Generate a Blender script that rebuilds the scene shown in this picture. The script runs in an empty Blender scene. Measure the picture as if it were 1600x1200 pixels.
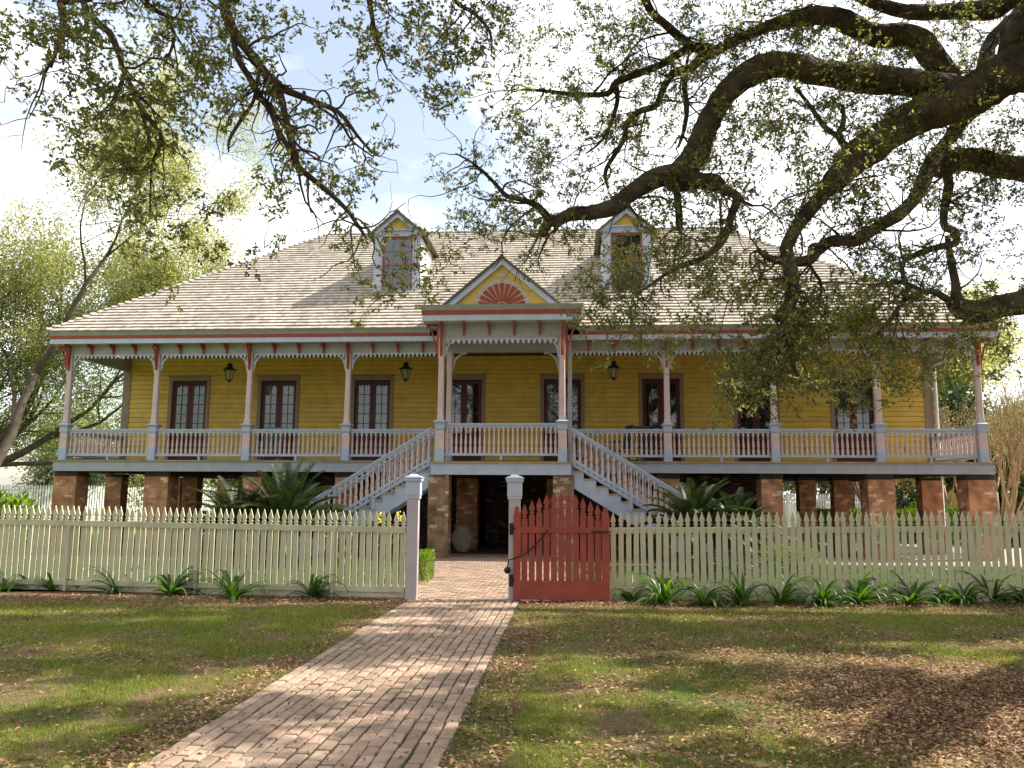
import bpy, math, random
import numpy as np
from mathutils import Vector, Matrix, noise
R_=random.Random(7)
NP=np.random.default_rng(11)
scene=bpy.context.scene
# ---------------------------------------------------------------- camera
F_PX=1300.0; HOR=780.0; CAMH=1.6; ROLL=0.0061
TH=math.atan((HOR-600)/F_PX)
vF=Vector((0,math.cos(TH),math.sin(TH))); vU0=Vector((0,-math.sin(TH),math.cos(TH))); vR0=Vector((1,0,0))
vR=vR0*math.cos(ROLL)+vU0*math.sin(ROLL); vU=-vR0*math.sin(ROLL)+vU0*math.cos(ROLL)
CAM=Vector((0,0,CAMH))
cd=bpy.data.cameras.new('camera'); cam=bpy.data.objects.new('camera',cd); scene.collection.objects.link(cam)
cd.sensor_width=36; cd.lens=36*F_PX/1600; cd.clip_end=1500; cd.clip_start=0.1
m=Matrix((vR,vU,-vF)).transposed().to_4x4(); m.translation=CAM; cam.matrix_world=m
scene.camera=cam
# ---------------------------------------------------------------- light
SUN=Vector((0.66,0.14,0.74)).normalized()
EL=math.asin(SUN.z); AZ=math.atan2(SUN.x,SUN.y)
ld=bpy.data.lights.new('sun','SUN'); ld.energy=5.0; ld.angle=math.radians(0.53); ld.color=(1,0.93,0.82)
lo=bpy.data.objects.new('sun',ld); scene.collection.objects.link(lo)
lo.rotation_mode='QUATERNION'; lo.rotation_quaternion=SUN.to_track_quat('Z','Y'); lo.location=(20,10,30)
w=bpy.data.worlds.new('World'); scene.world=w; w.use_nodes=True
nt=w.node_tree; nt.nodes.clear()
def N(nt,t,**k):
    n=nt.nodes.new(t)
    for a,b in k.items(): setattr(n,a,b)
    return n
sky=N(nt,'ShaderNodeTexSky',sky_type='NISHITA',sun_disc=False,sun_elevation=EL,sun_rotation=AZ,air_density=1.0,dust_density=2.0)
tc=N(nt,'ShaderNodeTexCoord'); mp=N(nt,'ShaderNodeMapping'); mp.inputs['Scale'].default_value=(1,1,1.7); mp.inputs['Location'].default_value=(0.35,0.2,0.1)
nz=N(nt,'ShaderNodeTexNoise'); nz.inputs['Scale'].default_value=2.6; nz.inputs['Detail'].default_value=7; nz.inputs['Roughness'].default_value=0.52
cr=N(nt,'ShaderNodeValToRGB'); cr.color_ramp.elements[0].position=0.40; cr.color_ramp.elements[1].position=0.54; cr.color_ramp.elements[0].color=(.10,.10,.10,1)
mx=N(nt,'ShaderNodeMix',data_type='RGBA'); mx.inputs['B'].default_value=(9.5,9.6,9.8,1)
bg=N(nt,'ShaderNodeBackground'); bg.inputs['Strength'].default_value=0.11; ow=N(nt,'ShaderNodeOutputWorld')
sc=N(nt,'ShaderNodeMix',data_type='RGBA',blend_type='MULTIPLY'); sc.inputs['Factor'].default_value=1; sc.inputs['B'].default_value=(1.75,1.55,1.35,1)
L=nt.links.new
L(tc.outputs['Generated'],mp.inputs['Vector']); L(mp.outputs[0],nz.inputs['Vector']); L(nz.outputs['Fac'],cr.inputs['Fac'])
L(sky.outputs[0],sc.inputs['A']); L(cr.outputs[0],mx.inputs['Factor']); L(sc.outputs['Result'],mx.inputs['A']); 
sx=N(nt,'ShaderNodeSeparateXYZ'); gm=N(nt,'ShaderNodeMapRange'); gm.inputs['From Min'].default_value=-0.55; gm.inputs['From Max'].default_value=0.25; gm.inputs['To Min'].default_value=0.66; gm.inputs['To Max'].default_value=1.0
gx=N(nt,'ShaderNodeVectorMath',operation='SCALE')   # sky scaled down behind the camera, to lower the fill on shaded fronts
L(tc.outputs['Generated'],sx.inputs[0]); L(sx.outputs['Y'],gm.inputs['Value']); L(mx.outputs['Result'],gx.inputs[0]); L(gm.outputs[0],gx.inputs['Scale']); L(gx.outputs[0],bg.inputs['Color']); L(bg.outputs[0],ow.inputs[0])
vs=scene.view_settings; vs.view_transform='Standard'; vs.look='None'; vs.gamma=1; vs.use_curve_mapping=False; vs.exposure=0.9
scene.cycles.max_bounces=8; scene.cycles.transparent_max_bounces=16
# ---------------------------------------------------------------- helpers
COL=scene.collection
def at(px,py,Y):
    d=vF+vR*((px-800)/F_PX)+vU*((600-py)/F_PX); return CAM+d*(Y/d.y)
def gr(px,py,z=0):
    d=vF+vR*((px-800)/F_PX)+vU*((600-py)/F_PX); return CAM+d*((z-CAMH)/d.z)
def mat(name,col,rough=0.7,nscale=8,namt=0.15,bump=0.0,bscale=60,spec=0.3,col2=None,island=0,sheen=0,trans=0,coord='UV',dirt=0):
    m=bpy.data.materials.new(name); m.use_nodes=True; t=m.node_tree; t.nodes.clear(); l=t.links.new
    out=N(t,'ShaderNodeOutputMaterial'); b=N(t,'ShaderNodeBsdfPrincipled'); b.inputs['Roughness'].default_value=rough
    b.inputs['Specular IOR Level'].default_value=spec
    tc=N(t,'ShaderNodeTexCoord'); n=N(t,'ShaderNodeTexNoise'); n.inputs['Scale'].default_value=nscale; n.inputs['Detail'].default_value=5; n.inputs['Roughness'].default_value=0.6
    l(tc.outputs['Object'],n.inputs['Vector'])
    c2=col2 or tuple(c*(1-2.2*namt) for c in col)
    r=N(t,'ShaderNodeValToRGB'); r.color_ramp.elements[0].position=0.32; r.color_ramp.elements[1].position=0.62
    r.color_ramp.elements[0].color=(*c2,1); r.color_ramp.elements[1].color=(*col,1)
    l(n.outputs['Fac'],r.inputs['Fac']); cur=r.outputs[0]
    if island:
        g=N(t,'ShaderNodeNewGeometry'); hs=N(t,'ShaderNodeHueSaturation'); mr=N(t,'ShaderNodeMapRange')
        mr.inputs['To Min'].default_value=1-island; mr.inputs['To Max'].default_value=1+island*0.8
        l(g.outputs['Random Per Island'],mr.inputs['Value']); l(mr.outputs[0],hs.inputs['Value']); l(cur,hs.inputs['Color']); cur=hs.outputs[0]
    if dirt:
        n2=N(t,'ShaderNodeTexNoise'); n2.inputs['Scale'].default_value=1.3; n2.inputs['Detail'].default_value=8; n2.inputs['Roughness'].default_value=0.7
        mpn=N(t,'ShaderNodeMapping'); mpn.inputs['Scale'].default_value=(3,3,0.6); l(tc.outputs['Object'],mpn.inputs[0]); l(mpn.outputs[0],n2.inputs['Vector'])
        r2=N(t,'ShaderNodeValToRGB'); r2.color_ramp.elements[0].position=0.5; r2.color_ramp.elements[1].position=0.75
        mxx=N(t,'ShaderNodeMix',data_type='RGBA'); mm=N(t,'ShaderNodeMath',operation='MULTIPLY'); mm.inputs[1].default_value=dirt
        l(n2.outputs['Fac'],r2.inputs['Fac']); l(r2.outputs[0],mm.inputs[0]); l(mm.outputs[0],mxx.inputs['Factor']); l(cur,mxx.inputs['A']); mxx.inputs['B'].default_value=(0.09,0.085,0.06,1); cur=mxx.outputs['Result']
    l(cur,b.inputs['Base Color'])
    if bump:
        nb=N(t,'ShaderNodeTexNoise'); nb.inputs['Scale'].default_value=bscale; nb.inputs['Detail'].default_value=4; l(tc.outputs['Object'],nb.inputs['Vector'])
        bp=N(t,'ShaderNodeBump'); bp.inputs['Strength'].default_value=bump; bp.inputs['Distance'].default_value=0.08 if bump>=1 else 0.02; l(nb.outputs['Fac'],bp.inputs['Height']); l(bp.outputs[0],b.inputs['Normal'])
    l(b.outputs[0],out.inputs[0]); return m
def leafmat(name,cols,trans=0.35,rough=0.5,gloss=0.3):
    m=bpy.data.materials.new(name); m.use_nodes=True; t=m.node_tree; t.nodes.clear(); l=t.links.new
    out=N(t,'ShaderNodeOutputMaterial'); b=N(t,'ShaderNodeBsdfPrincipled'); b.inputs['Roughness'].default_value=rough; b.inputs['Specular IOR Level'].default_value=gloss
    g=N(t,'ShaderNodeNewGeometry'); r=N(t,'ShaderNodeValToRGB'); e=r.color_ramp.elements
    while len(e)<len(cols): e.new(0.5)
    for k,(p,c) in enumerate(cols): e[k].position=p; e[k].color=(*c,1)
    tc=N(t,'ShaderNodeTexCoord'); n=N(t,'ShaderNodeTexNoise'); n.inputs['Scale'].default_value=0.9; n.inputs['Detail'].default_value=3
    ad=N(t,'ShaderNodeMath',operation='MULTIPLY_ADD'); ad.inputs[1].default_value=0.9; l(n.outputs['Fac'],ad.inputs[0])
    s=N(t,'ShaderNodeMath',operation='SUBTRACT'); s.inputs[1].default_value=0.45; l(tc.outputs['Object'],n.inputs['Vector'])
    l(g.outputs['Random Per Island'],ad.inputs[2]); l(ad.outputs[0],s.inputs[0]); l(s.outputs[0],r.inputs['Fac']); l(r.outputs[0],b.inputs['Base Color'])
    tr=N(t,'ShaderNodeBsdfTranslucent'); hs=N(t,'ShaderNodeHueSaturation'); hs.inputs['Value'].default_value=1.9; hs.inputs['Saturation'].default_value=1.15; hs.inputs['Hue'].default_value=0.485
    l(r.outputs[0],hs.inputs['Color']); l(hs.outputs[0],tr.inputs[0]); ms=N(t,'ShaderNodeMixShader'); ms.inputs[0].default_value=trans
    l(b.outputs[0],ms.inputs[1]); l(tr.outputs[0],ms.inputs[2]); l(ms.outputs[0],out.inputs[0]); return m
def brickmat(name,c1,c2,mortar,bw=0.215,bh=0.075,bump=0.6,msize=0.011):
    m=bpy.data.materials.new(name); m.use_nodes=True; t=m.node_tree; t.nodes.clear(); l=t.links.new
    out=N(t,'ShaderNodeOutputMaterial'); b=N(t,'ShaderNodeBsdfPrincipled'); b.inputs['Roughness'].default_value=0.9; b.inputs['Specular IOR Level'].default_value=0.15
    uv=N(t,'ShaderNodeTexCoord'); wn=N(t,'ShaderNodeTexNoise'); wn.inputs['Scale'].default_value=5
    mxv=N(t,'ShaderNodeMix',data_type='RGBA',blend_type='LINEAR_LIGHT'); mxv.inputs['Factor'].default_value=0.012
    l(uv.outputs['UV'],wn.inputs['Vector']); l(uv.outputs['UV'],mxv.inputs['A']); l(wn.outputs['Color'],mxv.inputs['B'])
    br=N(t,'ShaderNodeTexBrick'); br.inputs['Scale'].default_value=1; br.inputs['Brick Width'].default_value=bw; br.inputs['Row Height'].default_value=bh
    br.inputs['Mortar Size'].default_value=msize; br.inputs['Mortar Smooth'].default_value=0.4; br.inputs['Color1'].default_value=(*c1,1); br.inputs['Color2'].default_value=(*c2,1); br.inputs['Mortar'].default_value=(*mortar,1); br.inputs['Bias'].default_value=-0.2
    l(mxv.outputs['Result'],br.inputs['Vector'])
    # a second noise, at brick size, picks out pale and dark bricks
    vo=N(t,'ShaderNodeTexBrick'); vo.inputs['Scale'].default_value=1; vo.inputs['Brick Width'].default_value=bw; vo.inputs['Row Height'].default_value=bh; vo.inputs['Mortar Size'].default_value=0.0
    vo.inputs['Color1'].default_value=(0,0,0,1); vo.inputs['Color2'].default_value=(1,1,1,1); vo.inputs['Bias'].default_value=0.0; vo.offset_frequency=2; l(mxv.outputs['Result'],vo.inputs['Vector'])
    rr=N(t,'ShaderNodeValToRGB'); rr.color_ramp.elements[0].position=0.84; rr.color_ramp.elements[1].position=0.93; l(vo.outputs['Color'],rr.inputs['Fac'])
    pm=N(t,'ShaderNodeMix',data_type='RGBA'); pm.inputs['B'].default_value=(*[min(1,c*1.6+0.10) for c in mortar],1); l(rr.outputs[0],pm.inputs['Factor']); l(br.outputs['Color'],pm.inputs['A'])
    n=N(t,'ShaderNodeTexNoise'); n.inputs['Scale'].default_value=3; n.inputs['Detail'].default_value=8; l(uv.outputs['Object'],n.inputs['Vector'])
    r=N(t,'ShaderNodeValToRGB'); r.color_ramp.elements[0].color=(0.45,0.42,0.40,1); r.color_ramp.elements[0].position=0.3; r.color_ramp.elements[1].color=(1.15,1.1,1.05,1); r.color_ramp.elements[1].position=0.65; l(n.outputs['Fac'],r.inputs['Fac'])
    mu=N(t,'ShaderNodeMix',data_type='RGBA',blend_type='MULTIPLY'); mu.inputs['Factor'].default_value=1; l(pm.outputs['Result'],mu.inputs['A']); l(r.outputs[0],mu.inputs['B']); l(mu.outputs['Result'],b.inputs['Base Color'])
    ad=N(t,'ShaderNodeMath',operation='MULTIPLY_ADD'); ad.inputs[1].default_value=-1; l(br.outputs['Fac'],ad.inputs[0])
    nb=N(t,'ShaderNodeTexNoise'); nb.inputs['Scale'].default_value=40; l(uv.outputs['Object'],nb.inputs['Vector']); l(nb.outputs['Fac'],ad.inputs[2])
    bp=N(t,'ShaderNodeBump'); bp.inputs['Strength'].default_value=bump; bp.inputs['Distance'].default_value=0.012; l(ad.outputs[0],bp.inputs['Height']); l(bp.outputs[0],b.inputs['Normal'])
    l(b.outputs[0],out.inputs[0]); return m
class B:
    def __init__(s): s.v=[]; s.f=[]; s.sm=False
    def add(s,vs,fs):
        o=len(s.v); s.v.extend([tuple(v) for v in vs]); s.f.extend([tuple(i+o for i in f) for f in fs]); return s
    def box(s,x0,x1,y0,y1,z0,z1,M=None):
        vs=[Vector((x,y,z)) for x in (x0,x1) for y in (y0,y1) for z in (z0,z1)]
        if M: vs=[M@v for v in vs]
        return s.add(vs,[(0,1,3,2),(4,6,7,5),(0,4,5,1),(2,3,7,6),(0,2,6,4),(1,5,7,3)])
    def cbox(s,c,sz,M=None):
        return s.box(c[0]-sz[0]/2,c[0]+sz[0]/2,c[1]-sz[1]/2,c[1]+sz[1]/2,c[2]-sz[2]/2,c[2]+sz[2]/2,M)
    def prism(s,pts,y0,y1,M=None):   # pts: (x,z) outline, extruded along y
        n=len(pts); vs=[Vector((x,y0,z)) for x,z in pts]+[Vector((x,y1,z)) for x,z in pts]
        if M: vs=[M@v for v in vs]
        fs=[tuple(range(n)),tuple(range(2*n-1,n-1,-1))]+[(i,i+n,(i+1)%n+n,(i+1)%n) for i in range(n)]
        return s.add(vs,fs)
    def frustum(s,cx,cy,z0,z1,h0,h1):
        vs=[(cx+a*h0,cy+b*h0,z0) for a,b in ((-1,-1),(1,-1),(1,1),(-1,1))]+[(cx+a*h1,cy+b*h1,z1) for a,b in ((-1,-1),(1,-1),(1,1),(-1,1))]
        return s.add(vs,[(3,2,1,0),(4,5,6,7)]+[(i,(i+1)%4,(i+1)%4+4,i+4) for i in range(4)])
    def lathe(s,prof,c=(0,0,0),n=10):   # prof: (r,z)
        vs=[];fs=[]
        for r,z in prof:
            for k in range(n): a=2*math.pi*k/n; vs.append((c[0]+r*math.cos(a),c[1]+r*math.sin(a),c[2]+z))
        for i in range(len(prof)-1):
            for k in range(n): fs.append((i*n+k,i*n+(k+1)%n,(i+1)*n+(k+1)%n,(i+1)*n+k))
        fs.append(tuple(range(n-1,-1,-1))); o=(len(prof)-1)*n; fs.append(tuple(range(o,o+n)))
        return s.add(vs,fs)
    def tube(s,pts,rad,n=6,jit=0.0):
        pts=[Vector(p) for p in pts]; k=len(pts)
        if k<2: return s
        T=(pts[1]-pts[0]).normalized(); U=T.orthogonal().normalized(); vs=[];fs=[]
        for i,p in enumerate(pts):
            T2=(pts[min(i+1,k-1)]-pts[max(i-1,0)])
            if T2.length<1e-6: T2=T
            T2=T2.normalized(); U=(U-T2*U.dot(T2))
            U=U.normalized() if U.length>1e-5 else T2.orthogonal().normalized()
            V=T2.cross(U); r=rad[i] if hasattr(rad,'__len__') else rad
            for a in range(n):
                an=2*math.pi*a/n; rr=r*(1+jit*(R_.random()-.5)); vs.append(p+(U*math.cos(an)+V*math.sin(an))*rr)
        for i in range(k-1):
            for a in range(n): fs.append((i*n+a,i*n+(a+1)%n,(i+1)*n+(a+1)%n,(i+1)*n+a))
        fs.append(tuple(range(n-1,-1,-1))); fs.append(tuple(range((k-1)*n,k*n)))
        return s.add(vs,fs)
def uvbox(me):
    n=len(me.loops); 
    if n==0: return
    co=np.empty(len(me.vertices)*3,dtype=np.float32); me.vertices.foreach_get('co',co); co=co.reshape(-1,3)
    vi=np.empty(n,dtype=np.int32); me.loops.foreach_get('vertex_index',vi)
    nr=np.empty(len(me.polygons)*3,dtype=np.float32); me.polygons.foreach_get('normal',nr); nr=np.abs(nr.reshape(-1,3))
    lt=np.empty(len(me.polygons),dtype=np.int32); me.polygons.foreach_get('loop_total',lt)
    ax=np.repeat(np.argmax(nr,axis=1),lt); c=co[vi]
    u=np.where(ax==0,c[:,1],c[:,0]); v=np.where(ax==2,c[:,1],c[:,2])
    l=me.uv_layers.new(name='UVMap'); l.data.foreach_set('uv',np.stack([u,v],1).astype(np.float32).ravel())
def obj(name,b,m,parent=None,bev=0,smooth=False,fix=True):
    me=bpy.data.meshes.new(name); me.from_pydata(b.v,[],b.f)
    if fix:
        import bmesh
        bm=bmesh.new(); bm.from_mesh(me); bmesh.ops.recalc_face_normals(bm,faces=bm.faces); bm.to_mesh(me); bm.free()
    me.update(); uvbox(me)
    if smooth: me.polygons.foreach_set('use_smooth',[True]*len(me.polygons))
    me.materials.append(m); o=bpy.data.objects.new(name,me); COL.objects.link(o)
    if parent: o.parent=parent
    if bev:
        md=o.modifiers.new('bevel','BEVEL'); md.width=bev; md.segments=2; md.limit_method='ANGLE'; md.angle_limit=math.radians(40)
    return o
def tag(o,label=None,cat=None,group=None,kind=None):
    if label: o['label']=label
    if cat: o['category']=cat
    if group: o['group']=group
    if kind: o['kind']=kind
    return o
def thing(name,loc=(0,0,0),rz=0,label=None,cat=None,group=None):
    o=bpy.data.objects.new(name,None); o.empty_display_size=0.1; COL.objects.link(o); o.location=loc; o.rotation_euler=(0,0,rz); return tag(o,label,cat,group)
def dup(o,parent=None):
    c=o.copy(); COL.objects.link(c); c.parent=parent
    for ch in list(o.children): dup(ch,c)
    return c
def npmesh(name,V,F,m,parent=None,kind=None,smooth=False):   # V (n,3), F (k,q) equal-size faces
    V=np.ascontiguousarray(V,dtype=np.float32); F=np.ascontiguousarray(F,dtype=np.int32); q=F.shape[1]
    me=bpy.data.meshes.new(name); me.vertices.add(len(V)); me.vertices.foreach_set('co',V.ravel())
    me.loops.add(F.size); me.loops.foreach_set('vertex_index',F.ravel()); me.polygons.add(len(F))
    me.polygons.foreach_set('loop_start',np.arange(0,F.size,q,dtype=np.int32)); 
    me.update(calc_edges=True); me.validate()
    if smooth: me.polygons.foreach_set('use_smooth',[True]*len(me.polygons))
    me.materials.append(m); o=bpy.data.objects.new(name,me); COL.objects.link(o)
    if parent: o.parent=parent
    if kind: o['kind']=kind
    return o
def nrm(a): return a/np.maximum(np.linalg.norm(a,axis=1,keepdims=True),1e-9)
def leaf_geo(P,D,Ln,Wd,rng=NP,fold=0.25):
    """rhombic leaves at P pointing along D"""
    n=len(P); D=nrm(D); A=nrm(rng.normal(size=(n,3))); S=nrm(np.cross(D,A)); Nn=np.cross(S,D)
    Ln=np.broadcast_to(Ln,(n,))[:,None]; Wd=np.broadcast_to(Wd,(n,))[:,None]
    v0=P; v1=P+D*Ln*0.55+S*Wd/2+Nn*Wd*fold; v2=P+D*Ln-Nn*Wd*fold*0.6; v3=P+D*Ln*0.55-S*Wd/2+Nn*Wd*fold
    V=np.stack([v0,v1,v2,v3],1).reshape(-1,3); F=np.arange(4*n).reshape(n,4); return V,F
def sprigs(C,n_per,leaves,srad,ll,lw,rng=NP,droop=0.15):
    """around each centre C (k,3): n_per short sprigs with leaves set along them. Returns leaf V,F and sprig axes"""
    k=len(C); c=np.repeat(C,n_per,axis=0); m=len(c)
    D=nrm(rng.normal(size=(m,3))*[1,1,0.75]-[0,0,droop]); st=c+rng.normal(size=(m,3))*srad*0.45
    L=rng.uniform(0.5,1.0,size=m)*srad*0.9
    t=np.tile(np.linspace(0.1,1,leaves),m); P=np.repeat(st,leaves,0)+np.repeat(D*L[:,None],leaves,0)*t[:,None]
    ld=nrm(np.repeat(D,leaves,0)*0.75+rng.normal(size=(m*leaves,3))*0.8-[0,0,0.12])
    s=rng.uniform(0.5,1.4,size=m*leaves); V,F=leaf_geo(P,ld,ll*s,lw*s,rng); return V,F,st,D,L
def cat_geo(parts):
    Vs=[];Fs=[];o=0
    for V,F in parts: Vs.append(V); Fs.append(F+o); o+=len(V)
    return np.concatenate(Vs),np.concatenate(Fs)
def sticks(st,D,L,r,ends=None):
    """thin three-sided sticks"""
    D=nrm(D); n=len(st); A=nrm(np.cross(D,np.tile([0.3,0.5,0.81],(n,1)))); Bv=np.cross(D,A); L=np.broadcast_to(L,(n,))[:,None]; r=np.broadcast_to(r,(n,))[:,None]
    ring=[A*math.cos(a)+Bv*math.sin(a) for a in (0,2.094,4.189)]
    V=np.stack([st+q*r for q in ring]+[st+D*L+q*r*0.5 for q in ring],1).reshape(-1,3); b=np.arange(n)[:,None]*6
    F=np.concatenate([b+np.array([i,(i+1)%3,(i+1)%3+3,i+3]) for i in range(3)]); return V,F
# ---------------------------------------------------------------- materials
M={}
M['yellow']=mat('yellow_clapboard',(0.70,0.49,0.10),0.6,3,0.08,dirt=0.22,island=0.07)
M['blue']=mat('pale_blue_paint',(0.42,0.48,0.62),0.55,4,0.07,dirt=0.15)
M['bluew']=mat('blue_white_paint',(0.52,0.56,0.68),0.55,4,0.06,dirt=0.1)
M['grey']=mat('grey_paint',(0.38,0.39,0.41),0.6,4,0.08,dirt=0.2)
M['bluegrey']=mat('blue_grey_paint',(0.36,0.38,0.44),0.6,4,0.06,dirt=0.15)
M['pink']=mat('pale_pinkish_paint',(0.62,0.49,0.48),0.55,4,0.06,dirt=0.12)
M['red']=mat('brick_red_paint',(0.35,0.07,0.045),0.55,5,0.08)
M['gatered']=mat('gate_red_paint',(0.36,0.075,0.05),0.6,3,0.12,bump=0.15,bscale=30,dirt=0.2)
M['maroon']=mat('maroon_paint',(0.10,0.022,0.022),0.4,6,0.1)
M['casing']=mat('taupe_casing_paint',(0.30,0.22,0.17),0.6,6,0.08)
M['fence']=mat('cream_fence_paint',(0.60,0.57,0.38),0.65,3,0.08,dirt=0.4)
M['post']=mat('lilac_post_paint',(0.49,0.43,0.44),0.6,3,0.06,dirt=0.15)
M['floor']=mat('deck_boards',(0.40,0.31,0.18),0.7,5,0.15,bump=0.2)
M['shingle']=mat('cedar_shingle',(0.48,0.43,0.37),0.9,1.2,0.10,island=0.2,spec=0.1,bump=0.3,bscale=25,dirt=0.25)
M['shingledark']=mat('shingle_ridge',(0.16,0.15,0.12),0.9,3,0.1)
M['white']=mat('white_paint',(0.80,0.80,0.80),0.6,3,0.03)
M['brick']=brickmat('old_red_brick',(0.58,0.27,0.14),(0.45,0.21,0.11),(0.38,0.28,0.20))
M['brickdark']=brickmat('dark_cellar_brick',(0.13,0.06,0.045),(0.08,0.05,0.04),(0.11,0.10,0.09))  # much darker brick colour, for the cellar walls only
M['brickold']=brickmat('weathered_tan_brick',(0.30,0.17,0.10),(0.36,0.24,0.15),(0.30,0.27,0.21))
M['black']=mat('black_iron',(0.015,0.015,0.015),0.5,9,0.1)
M['dark']=mat('unlit_room_black',(0.03,0.028,0.025),0.9,3,0.1)
M['darkwood']=mat('dark_timber',(0.07,0.055,0.045),0.8,3,0.2)
M['curtain']=mat('lace_curtain',(0.52,0.48,0.36),0.9,20,0.1)
M['greenpaint']=mat('dark_green_paint',(0.035,0.07,0.06),0.5,5,0.1)
M['chairblue']=mat('blue_chair_paint',(0.16,0.27,0.34),0.5,5,0.1)
M['clay']=mat('pale_clay',(0.52,0.46,0.34),0.85,5,0.15,bump=0.3,dirt=0.3)
M['pipe']=mat('white_pipe_paint',(0.66,0.70,0.66),0.5,5,0.05)
M['bark']=mat('oak_bark',(0.12,0.095,0.07),0.95,3.5,0.25,bump=1.0,bscale=11,spec=0.1,col2=(0.035,0.03,0.022))
M['barkB']=mat('oak_twig_bark',(0.10,0.07,0.06),0.95,2.5,0.2,bump=0.8,bscale=20,spec=0.1)
M['barkgrey']=mat('grey_bark',(0.11,0.09,0.07),0.95,2.5,0.2,bump=0.6,bscale=20,spec=0.1)
M['myrtle']=mat('smooth_tan_bark',(0.40,0.29,0.19),0.8,1.5,0.2,spec=0.2)
def glass():
    m=bpy.data.materials.new('window_glass'); m.use_nodes=True; t=m.node_tree; t.nodes.clear(); l=t.links.new
    o=N(t,'ShaderNodeOutputMaterial'); g=N(t,'ShaderNodeBsdfGlossy'); g.inputs['Roughness'].default_value=0.03; g.inputs['Color'].default_value=(0.85,0.9,0.95,1)
    tr=N(t,'ShaderNodeBsdfTransparent'); tr.inputs[0].default_value=(0.8,0.82,0.8,1); lw=N(t,'ShaderNodeLayerWeight'); lw.inputs['Blend'].default_value=0.30
    n=N(t,'ShaderNodeTexNoise'); n.inputs['Scale'].default_value=2.5; tc=N(t,'ShaderNodeTexCoord'); l(tc.outputs['Object'],n.inputs[0]); bp=N(t,'ShaderNodeBump'); bp.inputs['Strength'].default_value=0.12; l(n.outputs[0],bp.inputs['Height']); l(bp.outputs[0],g.inputs['Normal'])
    ad=N(t,'ShaderNodeMath',operation='ADD'); ad.inputs[1].default_value=0.05; l(lw.outputs['Fresnel'],ad.inputs[0])
    mx=N(t,'ShaderNodeMixShader'); l(ad.outputs[0],mx.inputs[0]); l(tr.outputs[0],mx.inputs[1]); l(g.outputs[0],mx.inputs[2]); l(mx.outputs[0],o.inputs[0]); return m
M['glass']=glass()
M['oakleaf']=leafmat('live_oak_leaves',[(0.0,(0.07,0.082,0.034)),(0.45,(0.13,0.15,0.052)),(0.8,(0.20,0.22,0.07)),(1.0,(0.36,0.35,0.09))],0.52,0.42,0.45)
M['oakleafB']=leafmat('oak_leaves',[(0.0,(0.07,0.085,0.034)),(0.5,(0.14,0.16,0.055)),(0.85,(0.23,0.25,0.07)),(1.0,(0.40,0.36,0.09))],0.52,0.42,0.45)
M['spring']=leafmat('spring_leaves',[(0.0,(0.17,0.20,0.05)),(0.5,(0.29,0.32,0.12)),(1.0,(0.44,0.43,0.19))],0.5,0.6,0.2)
M['olive']=leafmat('olive_leaves',[(0.0,(0.10,0.12,0.05)),(0.5,(0.18,0.21,0.08)),(1.0,(0.28,0.31,0.12))],0.4,0.6,0.2)
M['far']=leafmat('distant_leaves',[(0.0,(0.14,0.18,0.09)),(0.5,(0.22,0.27,0.14)),(1.0,(0.32,0.37,0.19))],0.4,0.7,0.2)
M['hedge']=leafmat('boxwood_leaves',[(0.0,(0.05,0.10,0.012)),(0.5,(0.10,0.18,0.02)),(1.0,(0.20,0.30,0.03))],0.4,0.45,0.4)
M['darkleaf']=leafmat('dark_shrub_leaves',[(0.0,(0.012,0.025,0.010)),(0.6,(0.03,0.055,0.018)),(1.0,(0.06,0.10,0.03))],0.25,0.45,0.4)
M['sago']=leafmat('sago_fronds',[(0.0,(0.012,0.024,0.008)),(0.7,(0.03,0.05,0.014)),(1.0,(0.09,0.11,0.03))],0.15,0.42,0.3)
M['lily']=leafmat('lily_leaves',[(0.0,(0.03,0.075,0.012)),(0.5,(0.05,0.12,0.02)),(1.0,(0.10,0.20,0.03))],0.35,0.4,0.5)
M['grass']=leafmat('grass_blades',[(0.0,(0.09,0.11,0.025)),(0.5,(0.16,0.205,0.04)),(0.85,(0.24,0.29,0.06)),(1.0,(0.30,0.27,0.10))],0.35,0.6,0.2)
M['litter']=leafmat('fallen_leaves',[(0.0,(0.10,0.05,0.03)),(0.4,(0.22,0.12,0.07)),(0.8,(0.36,0.23,0.13)),(1.0,(0.50,0.38,0.18))],0.12,0.7,0.2)
M['pinkflower']=mat('pink_petals',(0.7,0.12,0.18),0.6,5,0.1); M['yellowflower']=mat('yellow_petals',(0.8,0.65,0.05),0.6,5,0.1)
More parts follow.
